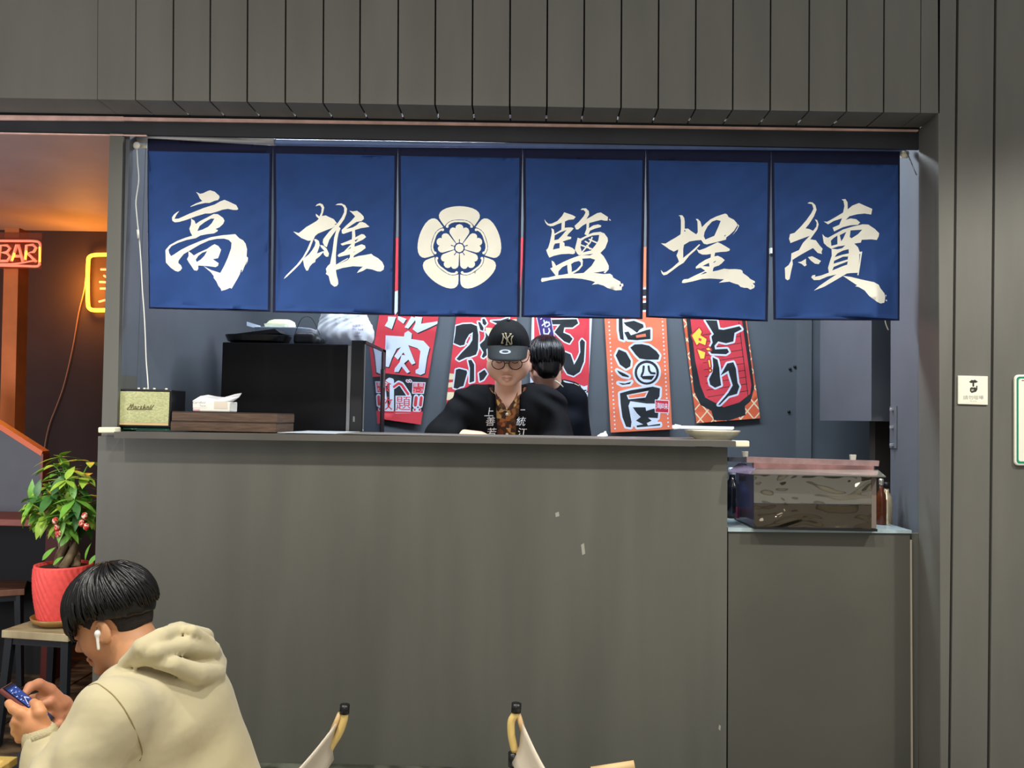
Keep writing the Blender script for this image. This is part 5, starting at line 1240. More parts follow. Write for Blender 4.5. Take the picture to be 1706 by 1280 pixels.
# fringe hanging over the forehead
pts_ = []; rn = random.Random(9)
for i in range(90):
    y = rn.uniform(-.075, .082); x0 = .098 * math.sqrt(max(.05, 1 - (y / .095) ** 2)); ln = rn.uniform(.035, .062)
    q = [Wm(x0 - .012, y * .95, .064), Wm(x0 + .008, y, .045), Wm(x0 + .013, y + rn.uniform(-.004, .004), .020), Wm(x0 + .008 + rn.uniform(-.003, .004), y + rn.uniform(-.008, .008), .045 - ln)]
    pts_.append(tube_data(smooth_path(q, 3), [.002] + [.0036] * 7 + [.0022, .0008], 5))
v, f = join_data(pts_); mesh('fringe', v, f, M_hair, man, True)
for s in (1, -1):
    tube('eyelashes', smooth_path([Wm(.088, s * .020, -.012), Wm(.0955, s * .031, -.0145), Wm(.088, s * .043, -.012)], 4), .0013, M_lash, man, 6)
    tube('eyebrow', smooth_path([Wm(.090, s * .014, .014), Wm(.088, s * .030, .020), Wm(.076, s * .046, .014)], 4), [.0018] + [.003] * 7 + [.001], M_lash, man, 6)
M_lip = mat('lips', (176, 106, 88), 0.45)
# earphone
ep = thing('earphone', Wm(-.004, .088, -.02), 'white wireless earphone in the ear of the person with the phone', 'earphone')
pe = P(166.5, 1054, 1.845); 
e1 = Wm(-.006, .0835, -.020); e2 = Wm(.004, .088, -.056)
body('earbud', uni([(ell(t3(e1), (.0075, .0075, .0085)), 0), (cone(t3(e1 + fm[1] * .003), t3(e2), .0038, .0032), .003)]), [min(e1[i], e2[i]) - .015 for i in range(3)], [max(e1[i], e2[i]) + .015 for i in range(3)], .0016, M_white, ep)
# hoodie
Ls = P(186, 1196, 1.70); Le = P(92, 1338, 1.62); Lw = P(69, 1234, 1.69)
Rs = P(318, 1178, 2.04); Re = P(205, 1335, 2.14); Rw = P(128, 1206, 1.94)
def cj(p, s): return t3(p + L_b * s)
hood_k = [P(222, 1083, 1.80), P(262, 1058, 1.84), P(300, 1052, 1.93), P(345, 1068, 2.0)]
tors = [(cone(cj(sh, .075), cj(pel, .07), .108, .142), 0), (cone(cj(sh, -.075), cj(pel, -.07), .108, .142), .06),
        (cone(t3(Ls), t3(sh), .074, .09), .05), (cone(t3(Rs), t3(sh), .074, .09), .05),
        (cone(t3(P(296, 1135, 1.93)), t3(sh), .085, .10), .05),
        (cone(t3(P(205, 1140, 1.83)), t3(sh), .040, .08), .05),
        (cone(t3(Ls), t3(Le), .074, .063), .02), (cone(t3(Le), t3(Lw), .062, .030), .012),
        (cone(t3(Rs), t3(Re), .072, .060), .025), (cone(t3(Re), t3(Rw), .056, .040), .025)]
hood = [(ell(t3(P(302, 1094, 1.95)), (.074, .105, .036), Matrix.Rotation(math.radians(22), 3, 'Y').transposed()), .012)]
hood += [q for q in chain([t3(x) for x in (P(210, 1105, 1.815), P(236, 1080, 1.80), P(268, 1062, 1.83), P(298, 1052, 1.90), P(340, 1062, 1.98))], [.016, .020, .021, .022, .022], .003)]
hood += [q for q in chain([t3(x) for x in (P(225, 1108, 1.80), P(262, 1086, 1.80), P(305, 1078, 1.86), P(350, 1084, 1.94), P(362, 1098, 2.0))], [.010, .019, .021, .022, .018], .002)]
hood += [q for q in chain([t3(x) for x in (P(248, 1104, 1.80), P(290, 1108, 1.81), P(330, 1124, 1.86), P(356, 1122, 1.93), P(366, 1104, 2.0))], [.008, .019, .024, .026, .018], .002)]
hood += [q for q in chain([t3(x) for x in (P(285, 1044, 1.90), P(320, 1052, 1.88), P(352, 1070, 1.93))], [.010, .013, .010], .002)]
axis_a, axis_b = v3(Le), v3(Lw)
def hoodie_f(p):
    d = uni(tors)(p)
    x, y, z = p[:, 0], p[:, 1], p[:, 2]
    # crumpled sleeve folds near elbow and cuff, soft drag lines on the back
    dl = np.linalg.norm(p - v3((Le + Lw) / 2), axis=1)
    d = d - .008 * np.sin(95 * (x * .75 + z * .66) + 6 * np.sin(18 * y + 9 * z)) * np.exp(-(dl / .10) ** 2)
    da = np.linalg.norm(p - v3((Ls + Le) / 2), axis=1)
    d = d - .0055 * np.sin(60 * (x * .9 - z * .5) + 3 * np.sin(14 * z + 20 * x)) * np.exp(-(da / .10) ** 2)
    db = np.linalg.norm(p - v3(P(330, 1250, 1.78)), axis=1)
    d = d - .0060 * np.sin(48 * (z * .86 - x * .5) + 2.5 * np.sin(12 * x + 4)) * np.exp(-(db / .16) ** 2)
    hh = uni(hood)(p) + .0012 * np.sin(70 * x + 45 * z)
    return smin(d, hh, .004)
body('hoodie', hoodie_f, (min(Lw.x, Le.x, Rw.x) - .09, 1.50, pel.z - .12), (pel.x + .30, 2.30, Hm.z + .10), .0068, mat('cream_fleece', (190, 179, 143), 0.9, var=.05, vscale=9, bump=.9, bscale=9, sheen=.3), man, 1)
M_rib = mat('cream_rib', (184, 173, 137), 0.9, bump=.3, bscale=300)
for a, b, r in ((Le, Lw, .0300), (Re, Rw, .034)):
    d = (b - a).normalized(); q0, q1 = b - d * .012, b + d * .026
    tube('cuff', [q0, q0.lerp(q1, .3), q0.lerp(q1, .7), q1], [r + .004, r + .005, r + .003, r - .003], M_rib, man, 24)
hb = bvh_of(bpy.data.objects['hoodie'])
def seam(pix, nm, m, r=.0013):
    pts = []
    for x, y in pix:
        d = ray(x, y).normalized(); h = hb.ray_cast(CAM, d)
        if h[0] is not None: pts.append(h[0] - d * .0004)
    if len(pts) > 2: tube(nm, smooth_path(pts, 3), r, m, man, 6)
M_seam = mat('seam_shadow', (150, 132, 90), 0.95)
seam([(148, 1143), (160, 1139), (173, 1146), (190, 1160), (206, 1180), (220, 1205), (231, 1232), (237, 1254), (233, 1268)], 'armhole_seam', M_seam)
# hands and phone
M_skin2 = skin('skin_hand', (214, 152, 104), (196, 132, 90))
def pz(l): return [t3(P(*q)) for q in l]
nh = [(cone(t3(P(74, 1228, 1.69)), t3(P(60, 1210, 1.69)), .024, .024), 0), (ell(t3(P(56, 1204, 1.695)), (.026, .016, .026)), .012), (ell(t3(P(64, 1209, 1.69)), (.014, .013, .018)), .010),
      (ell(t3(P(44, 1216, 1.70)), (.026, .018, .028)), .012)]
nh += chain(pz([(68, 1206, 1.69), (67, 1188, 1.685), (63, 1177, 1.695), (55.5, 1171, 1.72)]), [.014, .0118, .0105, .0085], .004)
nh += chain(pz([(52, 1198, 1.69), (36, 1188, 1.685), (23, 1181, 1.69), (14.5, 1172, 1.70)]), [.015, .0115, .0100, .0082], .004)
nh += chain(pz([(44, 1206, 1.69), (29, 1201, 1.685), (25, 1206, 1.72), (36, 1196, 1.77)]), [.015, .0115, .010, .0085], .003)
nh += chain(pz([(46, 1218, 1.695), (30, 1214, 1.69), (27, 1219, 1.72), (40, 1210, 1.78)]), [.014, .0115, .010, .0082], .003)
nh += chain(pz([(52, 1228, 1.70), (36, 1228, 1.695), (33, 1231, 1.73), (44, 1222, 1.79)]), [.014, .0110, .009, .0075], .003)
body('hand', uni(nh), tuple(v3(P(5, 1245, 1.69)) - .06), tuple(v3(P(85, 1165, 1.76)) + .06), .0034, M_skin2, man)
fhd = [(cone(t3(P(122, 1205, 1.95)), t3(P(106, 1190, 1.90)), .028, .026), 0), (ell(t3(P(103, 1190, 1.89)), (.030, .020, .030)), .012), (ell(t3(P(100, 1172, 1.89)), (.026, .016, .020)), .012)]
fhd += chain(pz([(104, 1174, 1.88), (82, 1150, 1.86), (64, 1140, 1.84), (50, 1145, 1.82), (42, 1156, 1.80)]), [.016, .0135, .0115, .0105, .0080], .004)
fhd += chain(pz([(96, 1176, 1.87), (80, 1160, 1.86), (66, 1161, 1.85), (52, 1163, 1.86)]), [.014, .0105, .0090, .0075], .003)
fhd += chain(pz([(96, 1184, 1.87), (83, 1170, 1.85), (72, 1173, 1.84), (64, 1176, 1.83)]), [.014, .0110, .0095, .0080], .003)
fhd += chain(pz([(98, 1194, 1.87), (88, 1186, 1.86), (80, 1190, 1.85), (74, 1194, 1.84)]), [.014, .0105, .009, .0075], .003)
fhd += chain(pz([(104, 1202, 1.88), (98, 1208, 1.86), (92, 1213, 1.84), (87, 1214, 1.82)]), [.013, .0100, .0088, .0070], .003)
body('hand', uni(fhd), tuple(v3(P(40, 1225, 1.80)) - .05), tuple(v3(P(122, 1135, 1.95)) + .06), .0036, skin('skin_far_hand', (198, 138, 104), (180, 120, 88)), man)
ph = thing('phone', P(47, 1172, 1.76), 'smartphone in a dull red case held by the person in the hoodie', 'phone')
A_, B_, C_, D_ = P(1, 1147, 1.735), P(20, 1135.5, 1.79), P(93, 1197, 1.79), P(82, 1208, 1.735)
nrm = (B_ - A_).cross(D_ - A_).normalized()
if nrm.dot(CAM - A_) < 0: nrm = -nrm
hexa('case', [A_, B_, C_, D_], [p - nrm * .0095 for p in (A_, B_, C_, D_)], mat('case_red_brown', (112, 58, 56), 0.4), ph, .003)
def pin(u, v, k=.0006): return (A_ * (1 - u) + B_ * u) * (1 - v) + (D_ * (1 - u) + C_ * u) * v + nrm * k
def glow(nm, rgb, st): return mat(nm, rgb, 0.2, emit=rgb, estr=st)
M_s0 = glow('screen_navy', (14, 22, 56), .8); M_s1 = glow('screen_blue', (34, 56, 124), .55); M_s2 = glow('screen_white', (190, 204, 240), .7); M_s3 = mat('bezel', (12, 12, 18), .2)
hexa('screen_glass', [pin(.06, .02), pin(.94, .02), pin(.94, .98), pin(.06, .98)], [pin(.06, .02, .0001), pin(.94, .02, .0001), pin(.94, .98, .0001), pin(.06, .98, .0001)], M_s3, ph)
rn = random.Random(4); lay = [(1, [[(.12, .10), (.88, .10), (.88, .72), (.12, .72)]], False)]
blobs = []
for i in range(26):
    u, v_ = rn.uniform(.14, .8), rn.uniform(.06, .8); w_, h_ = rn.uniform(.04, .14), rn.uniform(.006, .018); blobs.append([(u, v_), (u + w_, v_ + h_ * .4), (u + w_, v_ + h_), (u, v_ + h_ * .8)])
lay.append((2, blobs + stroke([(.3, .5), (.6, .36), (.8, .42)], .012) + stroke([(.5, .62), (.7, .50)], .010) + [circ(.75, .80, .05, 8)], False))
lay.append((0, [[(.2 + .1 * k, .2 + .07 * k), (.32 + .1 * k, .22 + .07 * k), (.28 + .1 * k, .27 + .07 * k), (.18 + .1 * k, .25 + .07 * k)] for k in range(5)], False))
painted('display', [(.10, .05), (.90, .05), (.90, .93), (.10, .93)], lay, lambda x, y: pin(x, y, .0012), [M_s0, M_s1, M_s2], ph)
M_dk = mat('dark_trousers', (34, 36, 42), .9); M_sho = mat('dark_shoe', (30, 30, 32), .6)
kn = [pel + Vector((-.40, .05, .14)), pel + Vector((-.36, .28, .14))]
fe = [kn[0] + Vector((-.06, 0, 0)), kn[1] + Vector((-.04, .02, 0))]
for q in fe: q.z = .08
trousers(man, [pel + L_b * .08 + Vector((0, 0, -.03)), pel - L_b * .08 + Vector((0, 0, -.03))], kn, fe, M_dk, M_sho, [(-.16, .03), (-.16, .05)], .08)

# ================================================ cook in cap and glasses
ck = thing('person', Vector((P(846, 700, 3.50).x, 3.50, 0)), 'cook in black cap, round glasses and black happi coat over a floral shirt, looking down', 'person')
fc_ = frame((-.03, -.92, -.36)); Hc = P(847, 588, 3.38); sc_c = 1.0; Wc = LW(Hc, fc_, sc_c)
M_sk2 = skin('skin_light', (238, 190, 162), (220, 168, 140))
hd2 = world_fn(uni(head_sdf(1.20)), Hc, fc_, sc_c)
nb = Vector((P(846, 660, 3.48).x, 3.48, P(846, 662, 3.48).z))
TC = Vector((P(842, 715, 3.52).x, 3.52, P(842, 720, 3.52).z))
nec = [(cone(t3(Wc(-.025, 0, -.055)), t3(nb), .052, .056), 0), (ell(t3(nb + Vector((0, -.020, -.045))), (.070, .048, .05)), .03)]
hf2 = lambda p: smin(hd2(p), uni(nec)(p), .022)
body('head', hf2, [min(Hc[i], nb[i]) - .15 for i in range(3)], [max(Hc[i], nb[i]) + .14 for i in range(3)], .0036, M_sk2, ck)
# short hair under the cap
def ch_(p):
    x, z = p[:, 0], p[:, 2]
    s = ell((-.012, 0, .030), (.1015, .0800, .0925))(p); return np.maximum(np.maximum(s, -.045 - z), x - .022)
body('hair', world_fn(ch_, Hc, fc_, sc_c), [Hc[i] - .15 for i in range(3)], [Hc[i] + .15 for i in range(3)], .0045, M_hair_m, ck)
for s in (1, -1):
    tube('eyelashes', smooth_path([Wc(.087, s * .019, -.011), Wc(.0950, s * .031, -.0135), Wc(.087, s * .043, -.011)], 4), .0013, M_lash, ck, 6)
def lipm(W_, nm, parent):
    tube(nm, smooth_path([W_(.0925, -.020, -.0745), W_(.101, -.008, -.0715), W_(.103, 0, -.0722), W_(.101, .008, -.0715), W_(.0925, .020, -.0745)], 4), [.001] + [.0022] * 15 + [.001], mat('lips_rose', (204, 134, 118), 0.4), parent, 8)
    tube(nm, smooth_path([W_(.0925, -.016, -.0800), W_(.0985, 0, -.0820), W_(.0925, .016, -.0800)], 5), [.001] + [.0024] * 9 + [.001], mat('lips_rose2', (208, 140, 122), 0.4), parent, 8)
lipm(Wc, 'lip', ck)
# cap
cap = thing('cap', Wc(0, 0, .10), 'black baseball cap with a cream monogram worn by the cook', 'cap')
def crown(p):
    x, y, z = p[:, 0], p[:, 1], p[:, 2]
    o = ell((-.008, 0, .026), (.110, .0865, .108))(p)
    o = smin(o, ell((.045, 0, .060), (.050, .060, .050))(p), .02)
    an = np.arctan2(y, x + .005); o = o + .0012 * np.exp(-((np.abs(np.mod(an, np.pi / 3) - np.pi / 6)) / .035) ** 2)
    i = ell((-.008, 0, .024), (.104, .081, .102))(p)
    return np.maximum(np.maximum(o, -i), (.056 - (.10 - x) * .24 - 1.2 * y * y) - z)
co = body('crown', world_fn(crown, Hc, fc_, sc_c), [Hc[i] - .16 for i in range(3)], [Hc[i] + .16 for i in range(3)], .0036, mat('cap_black', (11, 13, 14), 0.8, bump=.15, bscale=400, spec=.2), cap, 1)
v, f = [], []; nu, nv = 18, 7
for th_ in (0, 1):
    for i in range(nu + 1):
        a = -1.30 + 2.60 * i / nu
        for j in range(nv + 1):
            t = j / nv; x0 = .100 * math.cos(a * .78); y0_ = .083 * math.sin(a)
            reach = .062 * math.cos(a * .98) ** .75 if abs(a) < 1.5 else 0
            x = x0 + reach * t; y_ = y0_ * (1 - .04 * t); z = .061 - (.10 - x0) * .25 - .043 * t * (.5 + .5 * math.cos(a)) - 1.6 * y_ * y_ * (.5 + t)
            v.append(Wc(x, y_, z - .0032 * th_))
n0 = (nu + 1) * (nv + 1)
for i in range(nu):
    for j in range(nv):
        a = i * (nv + 1) + j; q = (a, a + 1, a + nv + 2, a + nv + 1); f += [q, tuple(k + n0 for k in q[::-1])]
for i in range(nu): a = i * (nv + 1) + nv; f.append((a, a + n0, a + nv + 1 + n0, a + nv + 1))
br = mesh('brim', v, f, mat('brim_grey', (44, 49, 49), 0.75, bump=.2, bscale=300), cap, True)
lathe('button', [(.008, 0), (.007, .004), (0, .006)], (0, 0, 0), M_blackm, cap, 12).matrix_world = Matrix.Translation(Wc(.0, 0, .1345)) @ Matrix((fc_[0], fc_[1], fc_[2])).transposed().to_4x4()
cbv = bvh_of(co)
ny = []
for a in ([(625, 232), (632, 250), (625, 300), (612, 332)], [(628, 250), (664, 292), (712, 346)], [(728, 258), (715, 290), (722, 340)], [(655, 226), (668, 278), (682, 300)], [(712, 232), (690, 262), (668, 285)], [(672, 280), (664, 346)]):
    ny += stroke(a, 5.5)
for q in ((655, 350, 676, 350), (612, 335, 630, 330), (700, 346, 722, 342), (618, 232, 634, 232), (648, 224, 664, 228), (700, 230, 718, 234), (718, 262, 736, 254)): ny += stroke([(q[0], q[1]), (q[2], q[3])], 4)
def union_project(polys, ox, oy, s, bvh, m, name, parent, off, Yf=3.3):
    allp = [[(ox + x / s, oy + y / s) for x, y in q] for q in polys]
    xs = [p[0] for q in allp for p in q]; ys = [p[1] for q in allp for p in q]
    b = [(min(xs) - 1, min(ys) - 1), (max(xs) + 1, min(ys) - 1), (max(xs) + 1, max(ys) + 1), (min(xs) - 1, max(ys) + 1)]
    last = [Yf]
    def mp(x, y):
        d = ray(x, y).normalized(); h = bvh.ray_cast(CAM, d)
        if h[0] is None: return P(x, y, last[0])
        last[0] = h[0].y; return h[0] - d * off
    o = painted(name, b, [(1, allp, False)], mp, [m, m], parent)
    bmm = bmesh.new(); bmm.from_mesh(o.data); bmesh.ops.delete(bmm, geom=[f for f in bmm.faces if f.material_index == 0], context='FACES'); bmm.to_mesh(o.data); bmm.free(); return o
union_project(ny, 740, 520, 6.4, cbv, mat('thread_cream', (196, 178, 140), 0.7), 'monogram', cap, .0015)
brv = bvh_of(br)
union_project([circ(650, 426, 0, 3)] and [[(650 + 62 * math.cos(t * .314), 424 + 24 * math.sin(t * .314)) for t in range(20)]], 740, 520, 6.4, brv, mat('sticker_silver', (196, 202, 206), 0.3), 'sticker', cap, .0012)
union_project([[(650 + 36 * math.cos(t * .314), 422 + 12 * math.sin(t * .314)) for t in range(20)]], 740, 520, 6.4, brv, M_blackm, 'sticker_centre', cap, .0018)
# glasses
gl_ = thing('glasses', Wc(.11, 0, -.012), 'round dark rimmed glasses worn by the cook', 'glasses')
M_rim = mat('rim_dark_red', (44, 18, 22), 0.25)
for s in (1, -1):
    c = (.108, s * .034, -.014); pts = []
    for k in range(29):
        a = 2 * math.pi * k / 28; pts.append(Wc(c[0] - .006 * abs(math.cos(a)) * (1 if math.cos(a) * s > 0 else .2), c[1] + .0255 * math.cos(a), c[2] + .0215 * math.sin(a)))
    tube('rim', pts, .0018, M_rim, gl_, 6)
    lv = pts[:28]; mesh('lens', lv, [tuple(range(28))], mat('lens_glass', (245, 240, 250), 0.02, trans=1.0, ior=1.05, alpha=.35), gl_)
    tube('temple', smooth_path([Wc(.104, s * .060, -.008), Wc(.085, s * .078, -.006), Wc(.03, s * .084, -.006), Wc(-.012, s * .086, -.008)], 4), .0017, M_cream if s < 0 else M_rim, gl_, 6)
tube('bridge', smooth_path([Wc(.110, -.009, -.010), Wc(.114, 0, -.007), Wc(.110, .009, -.010)], 4), .0017, M_rim, gl_, 6)
# torso, shirt, coat
shL = P(778, 677, 3.50); shR = P(915, 677, 3.50); elL = P(736, 728, 3.38); elR = P(934, 750, 3.40); wL = P(800, 731, 3.36); wR = P(868, 742, 3.36)
hip = Vector((TC.x, 3.56, .98))
tr_ = [(cone(t3(TC + Vector((-.075, 0, .03))), t3(hip + Vector((-.05, 0, 0))), .115, .125), 0), (cone(t3(TC + Vector((.075, 0, .03))), t3(hip + Vector((.05, 0, 0))), .115, .125), .06),
       (cone(t3(nb + Vector((-.03, .02, -.035))), t3(shL + Vector((.02, 0, 0))), .050, .062), .05), (cone(t3(nb + Vector((.03, .02, -.035))), t3(shR + Vector((-.02, 0, 0))), .050, .062), .05),
       (cone(t3(nb + Vector((-.062, .02, -.012))), t3(nb + Vector((.062, .02, -.012))), .036, .036), .03), (cone(t3(shL + Vector((.05, 0, -.02))), t3(shR + Vector((-.05, 0, -.02))), .085, .085), .05)]
tf = uni(tr_)
sl = [(cone(t3(shL), t3(elL), .068, .068), .03), (cone(t3(elL), t3(elL.lerp(wL, .25)), .066, .064), .02), (cone(t3(shR), t3(elR), .068, .070), .03), (cone(t3(elR), t3(elR.lerp(wR, .3)), .068, .062), .02)]
slf = uni(sl)
cxn = nb.x
def vneck(p, w0, w1, ztop_, zbot):   # half width of the front opening at height z
    t = np.clip((ztop_ - p[:, 2]) / (ztop_ - zbot), 0, 1); return w0 + (w1 - w0) * t
zn, zv = nb.z + .02, P(846, 682, 3.4).z
def shirt_f(p):
    d = tf(p) - .004
    w = np.clip((p[:, 2] - zv) / (zn - zv), 0, 2) * .046
    cut = np.maximum(np.abs(p[:, 0] - cxn) - w, p[:, 1] - 3.52)
    cut = np.maximum(cut, zv - p[:, 2])
    cut2 = np.linalg.norm((p - v3(nb + Vector((0, -.01, .05)))) / np.array([1, 1, 1.0], np.float32), axis=1) - .072
    return np.maximum(np.maximum(d, -cut), -cut2)
def coat_f(p):
    d = smin(tf(p) - .014, slf(p), .03)
    x, y, z = p[:, 0], p[:, 1], p[:, 2]
    d = d - .0065 * np.sin(60 * (x * .8 + z * .6) + 3 * np.sin(20 * z)) * np.exp(-((np.abs(x - cxn) - .20) / .08) ** 2)
    w = .050 - .004 * np.clip((nb.z - z) / .15, 0, 1)
    cut = np.maximum(np.abs(x - cxn) - w, y - 3.50)
    cut2 = np.linalg.norm(p - v3(nb + Vector((0, -.02, .055))), axis=1) - .078
    return np.maximum(np.maximum(np.maximum(d, -cut), -cut2), 0 * z - 10)
M_floral = mat('floral_shirt', (70, 46, 30), .8, rgb2=(200, 158, 96), kind='voronoi', vscale=62, lo=.25, hi=.75)
nt = M_floral.node_tree; crn = [n for n in nt.nodes if n.type == 'VALTORGB'][0].color_ramp
for pos, c in ((.42, (120, 66, 40)), (.55, (164, 104, 56)), (.66, (96, 70, 44))):
    e = crn.elements.new(pos); e.color = lin(c)
crn.interpolation = 'CONSTANT'
body('shirt', shirt_f, (TC.x - .30, 3.28, .86), (TC.x + .30, 3.72, nb.z + .10), .0065, M_floral, ck, 1)
M_coat = mat('happi_black', (9, 11, 15), .8, bump=.15, bscale=300, spec=.2)
coat = body('coat', coat_f, (elL.x - .10, 3.22, .86), (elR.x + .10, 3.74, nb.z + .12), .0068, M_coat, ck, 1)
cv_ = bvh_of(coat)
# the coat's collar bands on both sides of the shirt
for s in (-1, 1):
    pts = []
    for x, y in ([(822, 640), (823, 656), (824, 672), (825.5, 700), (827, 735)] if s < 0 else [(866, 636), (862, 656), (860, 676), (861.5, 700), (862.5, 735)]):
        d = ray(x + s * 5, y).normalized(); h = cv_.ray_cast(CAM, d)
        if h[0] is not None: pts.append(h[0] - d * .002)
    if len(pts) > 2:
        vv, ff = [], []
        pp = smooth_path(pts, 4)
        for p in pp:
            vv += [p + Vector((-.017, 0.004, 0)), p + Vector((-.016, -.005, 0)), p + Vector((.016, -.005, 0)), p + Vector((.017, .004, 0))]
        for i in range(len(pp) - 1):
            for k in range(3): ff.append((i * 4 + k, i * 4 + k + 1, i * 4 + k + 5, i * 4 + k + 4))
        mesh('collar_band', vv, ff, M_coat, ck, True)
chars = [('上', 815, 688), ('善', 817, 703.5), ('若', 819, 722), ('一', 867, 684.5), ('統', 868, 703.5), ('江', 870, 722)]
for c, x, y in chars:
    g = glyphs(c, x, y, 16.5, 0.03, sk=.15)
    cb_ = [bvh_of(o) for o in ck.children if o.name.startswith('collar_band')] if c == '上' else cb_
    def mp(px, py, _l=[3.3]):
        d = ray(px, py).normalized(); best = None
        for bv_ in cb_ + [cv_]:
            h = bv_.ray_cast(CAM, d)
            if h[0] is not None and (best is None or h[3] < best[3]): best = h
        if best is None: return P(px, py, _l[0])
        _l[0] = best[0].y; return best[0] - d * .002
    xs = [p[0] for q in g for p in q]; ys = [p[1] for q in g for p in q]
    bb_ = [(min(xs) - .5, min(ys) - .5), (max(xs) + .5, min(ys) - .5), (max(xs) + .5, max(ys) + .5), (min(xs) - .5, max(ys) + .5)]
    o = painted('coat_character', bb_, [(1, g, True)], mp, [M_white, mat('coat_white', (226, 228, 230), .7)], ck)
    bmm = bmesh.new(); bmm.from_mesh(o.data); bmesh.ops.delete(bmm, geom=[f_ for f_ in bmm.faces if f_.material_index == 0], context='FACES'); bmm.to_mesh(o.data); bmm.free()
sbv = bvh_of(bpy.data.objects['shirt'])
for y in (690.5, 724):
    d = ray(844.5, y).normalized(); h = sbv.ray_cast(CAM, d)
    if h[0] is not None: lathe('button', [(.006, 0), (.006, .002), (0, .003)], h[0] - d * .0005, M_paper, ck, 12, Matrix.Rotation(math.pi / 2, 3, 'X'))
# open collar of the shirt
for s in (-1, 1):
    q = [(844.5, 683), (834 if s < 0 else 855, 668), (825 if s < 0 else 863, 652), (829 if s < 0 else 860, 676), (838 if s < 0 else 851, 683)]
    mesh('shirt_collar', [P(x, y, 3.345 + .0006 * abs(x - 845)) for x, y in q] + [P(x, y, 3.352 + .0006 * abs(x - 845)) for x, y in q], [(0, 1, 2, 3, 4), (9, 8, 7, 6, 5)] + [(i, (i + 1) % 5, 5 + (i + 1) % 5, 5 + i) for i in range(5)], M_floral, ck)
# forearms and hands
def arm(nm, el, wr, hdir, m, parent, r0=.046, r1=.030):
    el, wr, hd_ = Vector(el), Vector(wr), Vector(hdir).normalized(); side = Vector((0, -1, 0)) if abs(hd_.y) < .8 else Vector((1, 0, 0)); side = (side - hd_ * side.dot(hd_)).normalized(); up = hd_.cross(side)
    if up.z < 0: up = -up
    c = wr + hd_ * .045
    pr = [(cone(t3(el), t3(wr), r0, r1), 0), (ell(t3(c), (.042, .036, .022)), .018)]
    for k in range(4):
        b = c + hd_ * .030 + side * (.027 - .018 * k); ln = (.036, .042, .039, .030)[k]
        pr += chain([t3(b), t3(b + hd_ * ln * .9), t3(b + hd_ * (ln * 1.3) - up * .018), t3(b + hd_ * ln * 1.1 - up * .034)], [.0105, .0095, .0088, .0075], .003)
    b = c - hd_ * .015 + side * .035
    pr += chain([t3(b), t3(b + hd_ * .028 + side * .012 - up * .008), t3(b + hd_ * .05 + side * .004 - up * .018)], [.014, .011, .009], .005)
    a = [list(el), list(wr), list(c + hd_ * .09)]
    return body(nm, uni(pr), np.min(a, 0) - .06, np.max(a, 0) + .06, .005, m, parent)
arm('forearm', elL + Vector((.0, -.02, -.005)), wL + Vector((0, -.02, 0)), (1, -.15, -.12), M_sk2, ck)
arm('forearm', elR + Vector((0, -.02, -.01)), wR + Vector((0, -.02, 0)), (-1, -.15, -.12), M_sk2, ck)
trousers(ck, [hip + Vector((-.09, 0, 0)), hip + Vector((.09, 0, 0))], [Vector((hip.x - .1, 3.54, .52)), Vector((hip.x + .1, 3.54, .52))], [Vector((hip.x - .1, 3.58, .10)), Vector((hip.x + .1, 3.58, .10))], M_dk, M_sho, [(-.02, -.15), (.02, -.15)], .095)
# ================================================ second cook, seen from behind
c2 = thing('person', Vector((P(928, 700, 3.86).x, 3.86, 0)), 'second cook in black seen from behind, dark hair, right of the cook in the cap', 'person')
f2 = frame((-.22, .93, -.30)); H2 = P(908, 606, 3.84); W2 = LW(H2, f2, .92)
n2_ = Vector((P(917, 640, 3.86).x, 3.86, P(917, 642, 3.86).z))
hd3 = world_fn(uni(head_sdf(1.0)), H2, f2, .92)
ne3 = uni([(cone(t3(W2(-.025, 0, -.05)), t3(n2_), .050, .056), 0)])
body('head', lambda p: smin(hd3(p), ne3(p), .02), [min(H2[i], n2_[i]) - .14 for i in range(3)], [max(H2[i], n2_[i]) + .14 for i in range(3)], .0042, M_sk2, c2)
def h2l(p):
    x, y, z = p[:, 0], p[:, 1], p[:, 2]
    s = ell((-.014, 0, .034), (.113, .090, .102))(p); s = smin(s, ell((-.050, 0, -.040), (.052, .058, .062))(p), .03)
    ar = np.sqrt((x - .0) ** 2 + (z + .03) ** 2) - .035
    return np.maximum(np.maximum(s, (-.098 + .1 * np.abs(y)) - z), x * 1.0 - .075 - z * .3) + .0015 * np.sin(120 * x + 90 * z) * np.sin(110 * y)
body('hair', world_fn(h2l, H2, f2, .92), [H2[i] - .15 for i in range(3)], [H2[i] + .15 for i in range(3)], .0045, M_hair, c2)
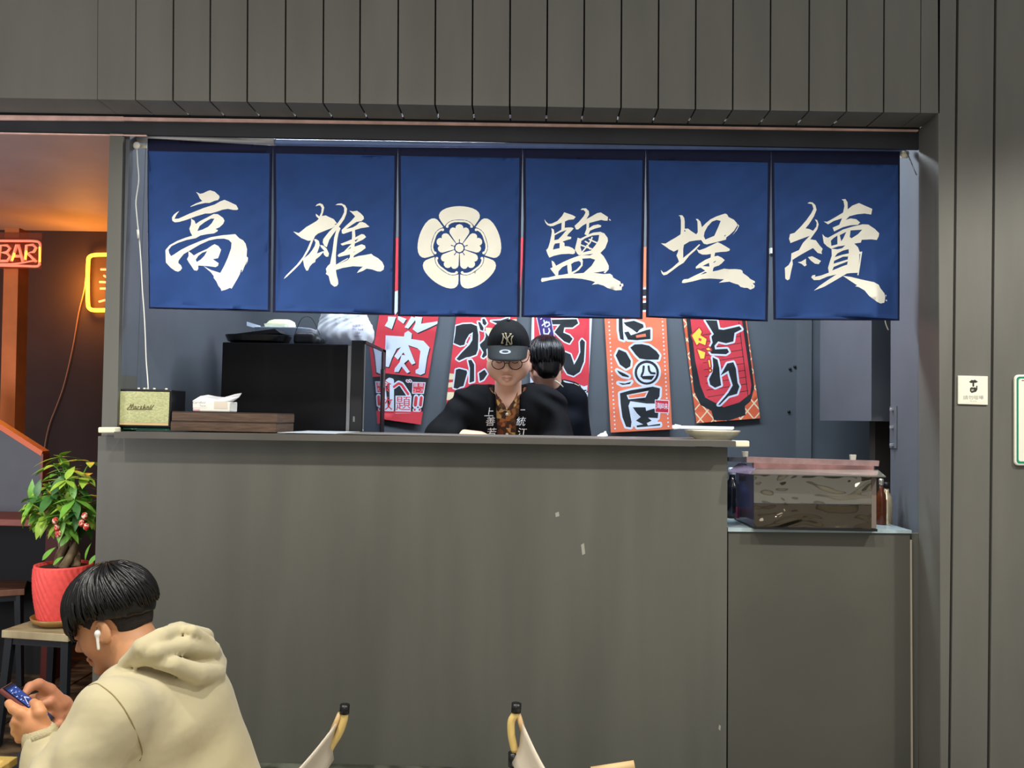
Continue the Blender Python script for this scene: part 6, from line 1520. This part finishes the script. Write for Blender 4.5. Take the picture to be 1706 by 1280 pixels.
hair_strands('hair_locks', W2, (-.014, 0, .030), (.114, .091, .104), (-.25, -.1, .97), 260, lambda p: 2.0 - .15 * math.cos(p), M_hair, c2, r0=.0034, seed=8, curl=.3, out=.006)
s1, s2 = P(882, 661, 3.86), P(955, 664, 3.86); e1_, e2_ = P(874, 735, 3.90), P(970, 742, 3.94); T2 = Vector((P(925, 700, 3.88).x, 3.88, P(925, 705, 3.88).z)); hp2 = Vector((T2.x, 3.90, .95))
pr = [(cone(t3(T2 + Vector((-.055, 0, 0))), t3(hp2 + Vector((-.04, 0, 0))), .098, .11), 0), (cone(t3(T2 + Vector((.055, 0, 0))), t3(hp2 + Vector((.04, 0, 0))), .098, .11), .05),
      (cone(t3(n2_ + Vector((-.02, .01, -.018))), t3(s1), .045, .055), .05), (cone(t3(n2_ + Vector((.02, .01, -.018))), t3(s2), .045, .055), .05),
      (cone(t3(n2_ + Vector((0, .01, -.02))), t3(n2_ + Vector((0, .005, .004))), .066, .058), .02), (cone(t3(s1), t3(e1_), .058, .046), .03), (cone(t3(s2), t3(e2_), .058, .046), .03)]
f3 = uni(pr)
body('black_shirt', lambda p: f3(p) - .0025 * np.sin(50 * (p[:, 0] - p[:, 2] * .6)), (T2.x - .28, 3.68, .85), (T2.x + .28, 4.08, n2_.z + .06), .0075, mat('black_cotton', (8, 13, 22), .85, spec=.2), c2, 1)
tube('white_collar_edge', smooth_path([P(924, 634, 3.775), P(929, 637, 3.77), P(934, 641, 3.775), P(938, 645, 3.785)], 5), .003, M_paper, c2, 6)
arm('forearm', e1_, e1_ + Vector((-.0, .13, -.02)), (0.1, 1, -.1), M_sk2, c2, .034, .026)
arm('forearm', e2_, e2_ + Vector((-.03, .10, -.02)), (-.2, 1, -.1), M_sk2, c2, .034, .026)
trousers(c2, [hp2 + Vector((-.08, 0, 0)), hp2 + Vector((.08, 0, 0))], [Vector((hp2.x - .09, 3.90, .50)), Vector((hp2.x + .09, 3.90, .50))], [Vector((hp2.x - .09, 3.88, .10)), Vector((hp2.x + .09, 3.88, .10))], M_dk, M_sho, [(-.02, .14), (.02, .14)], .085)
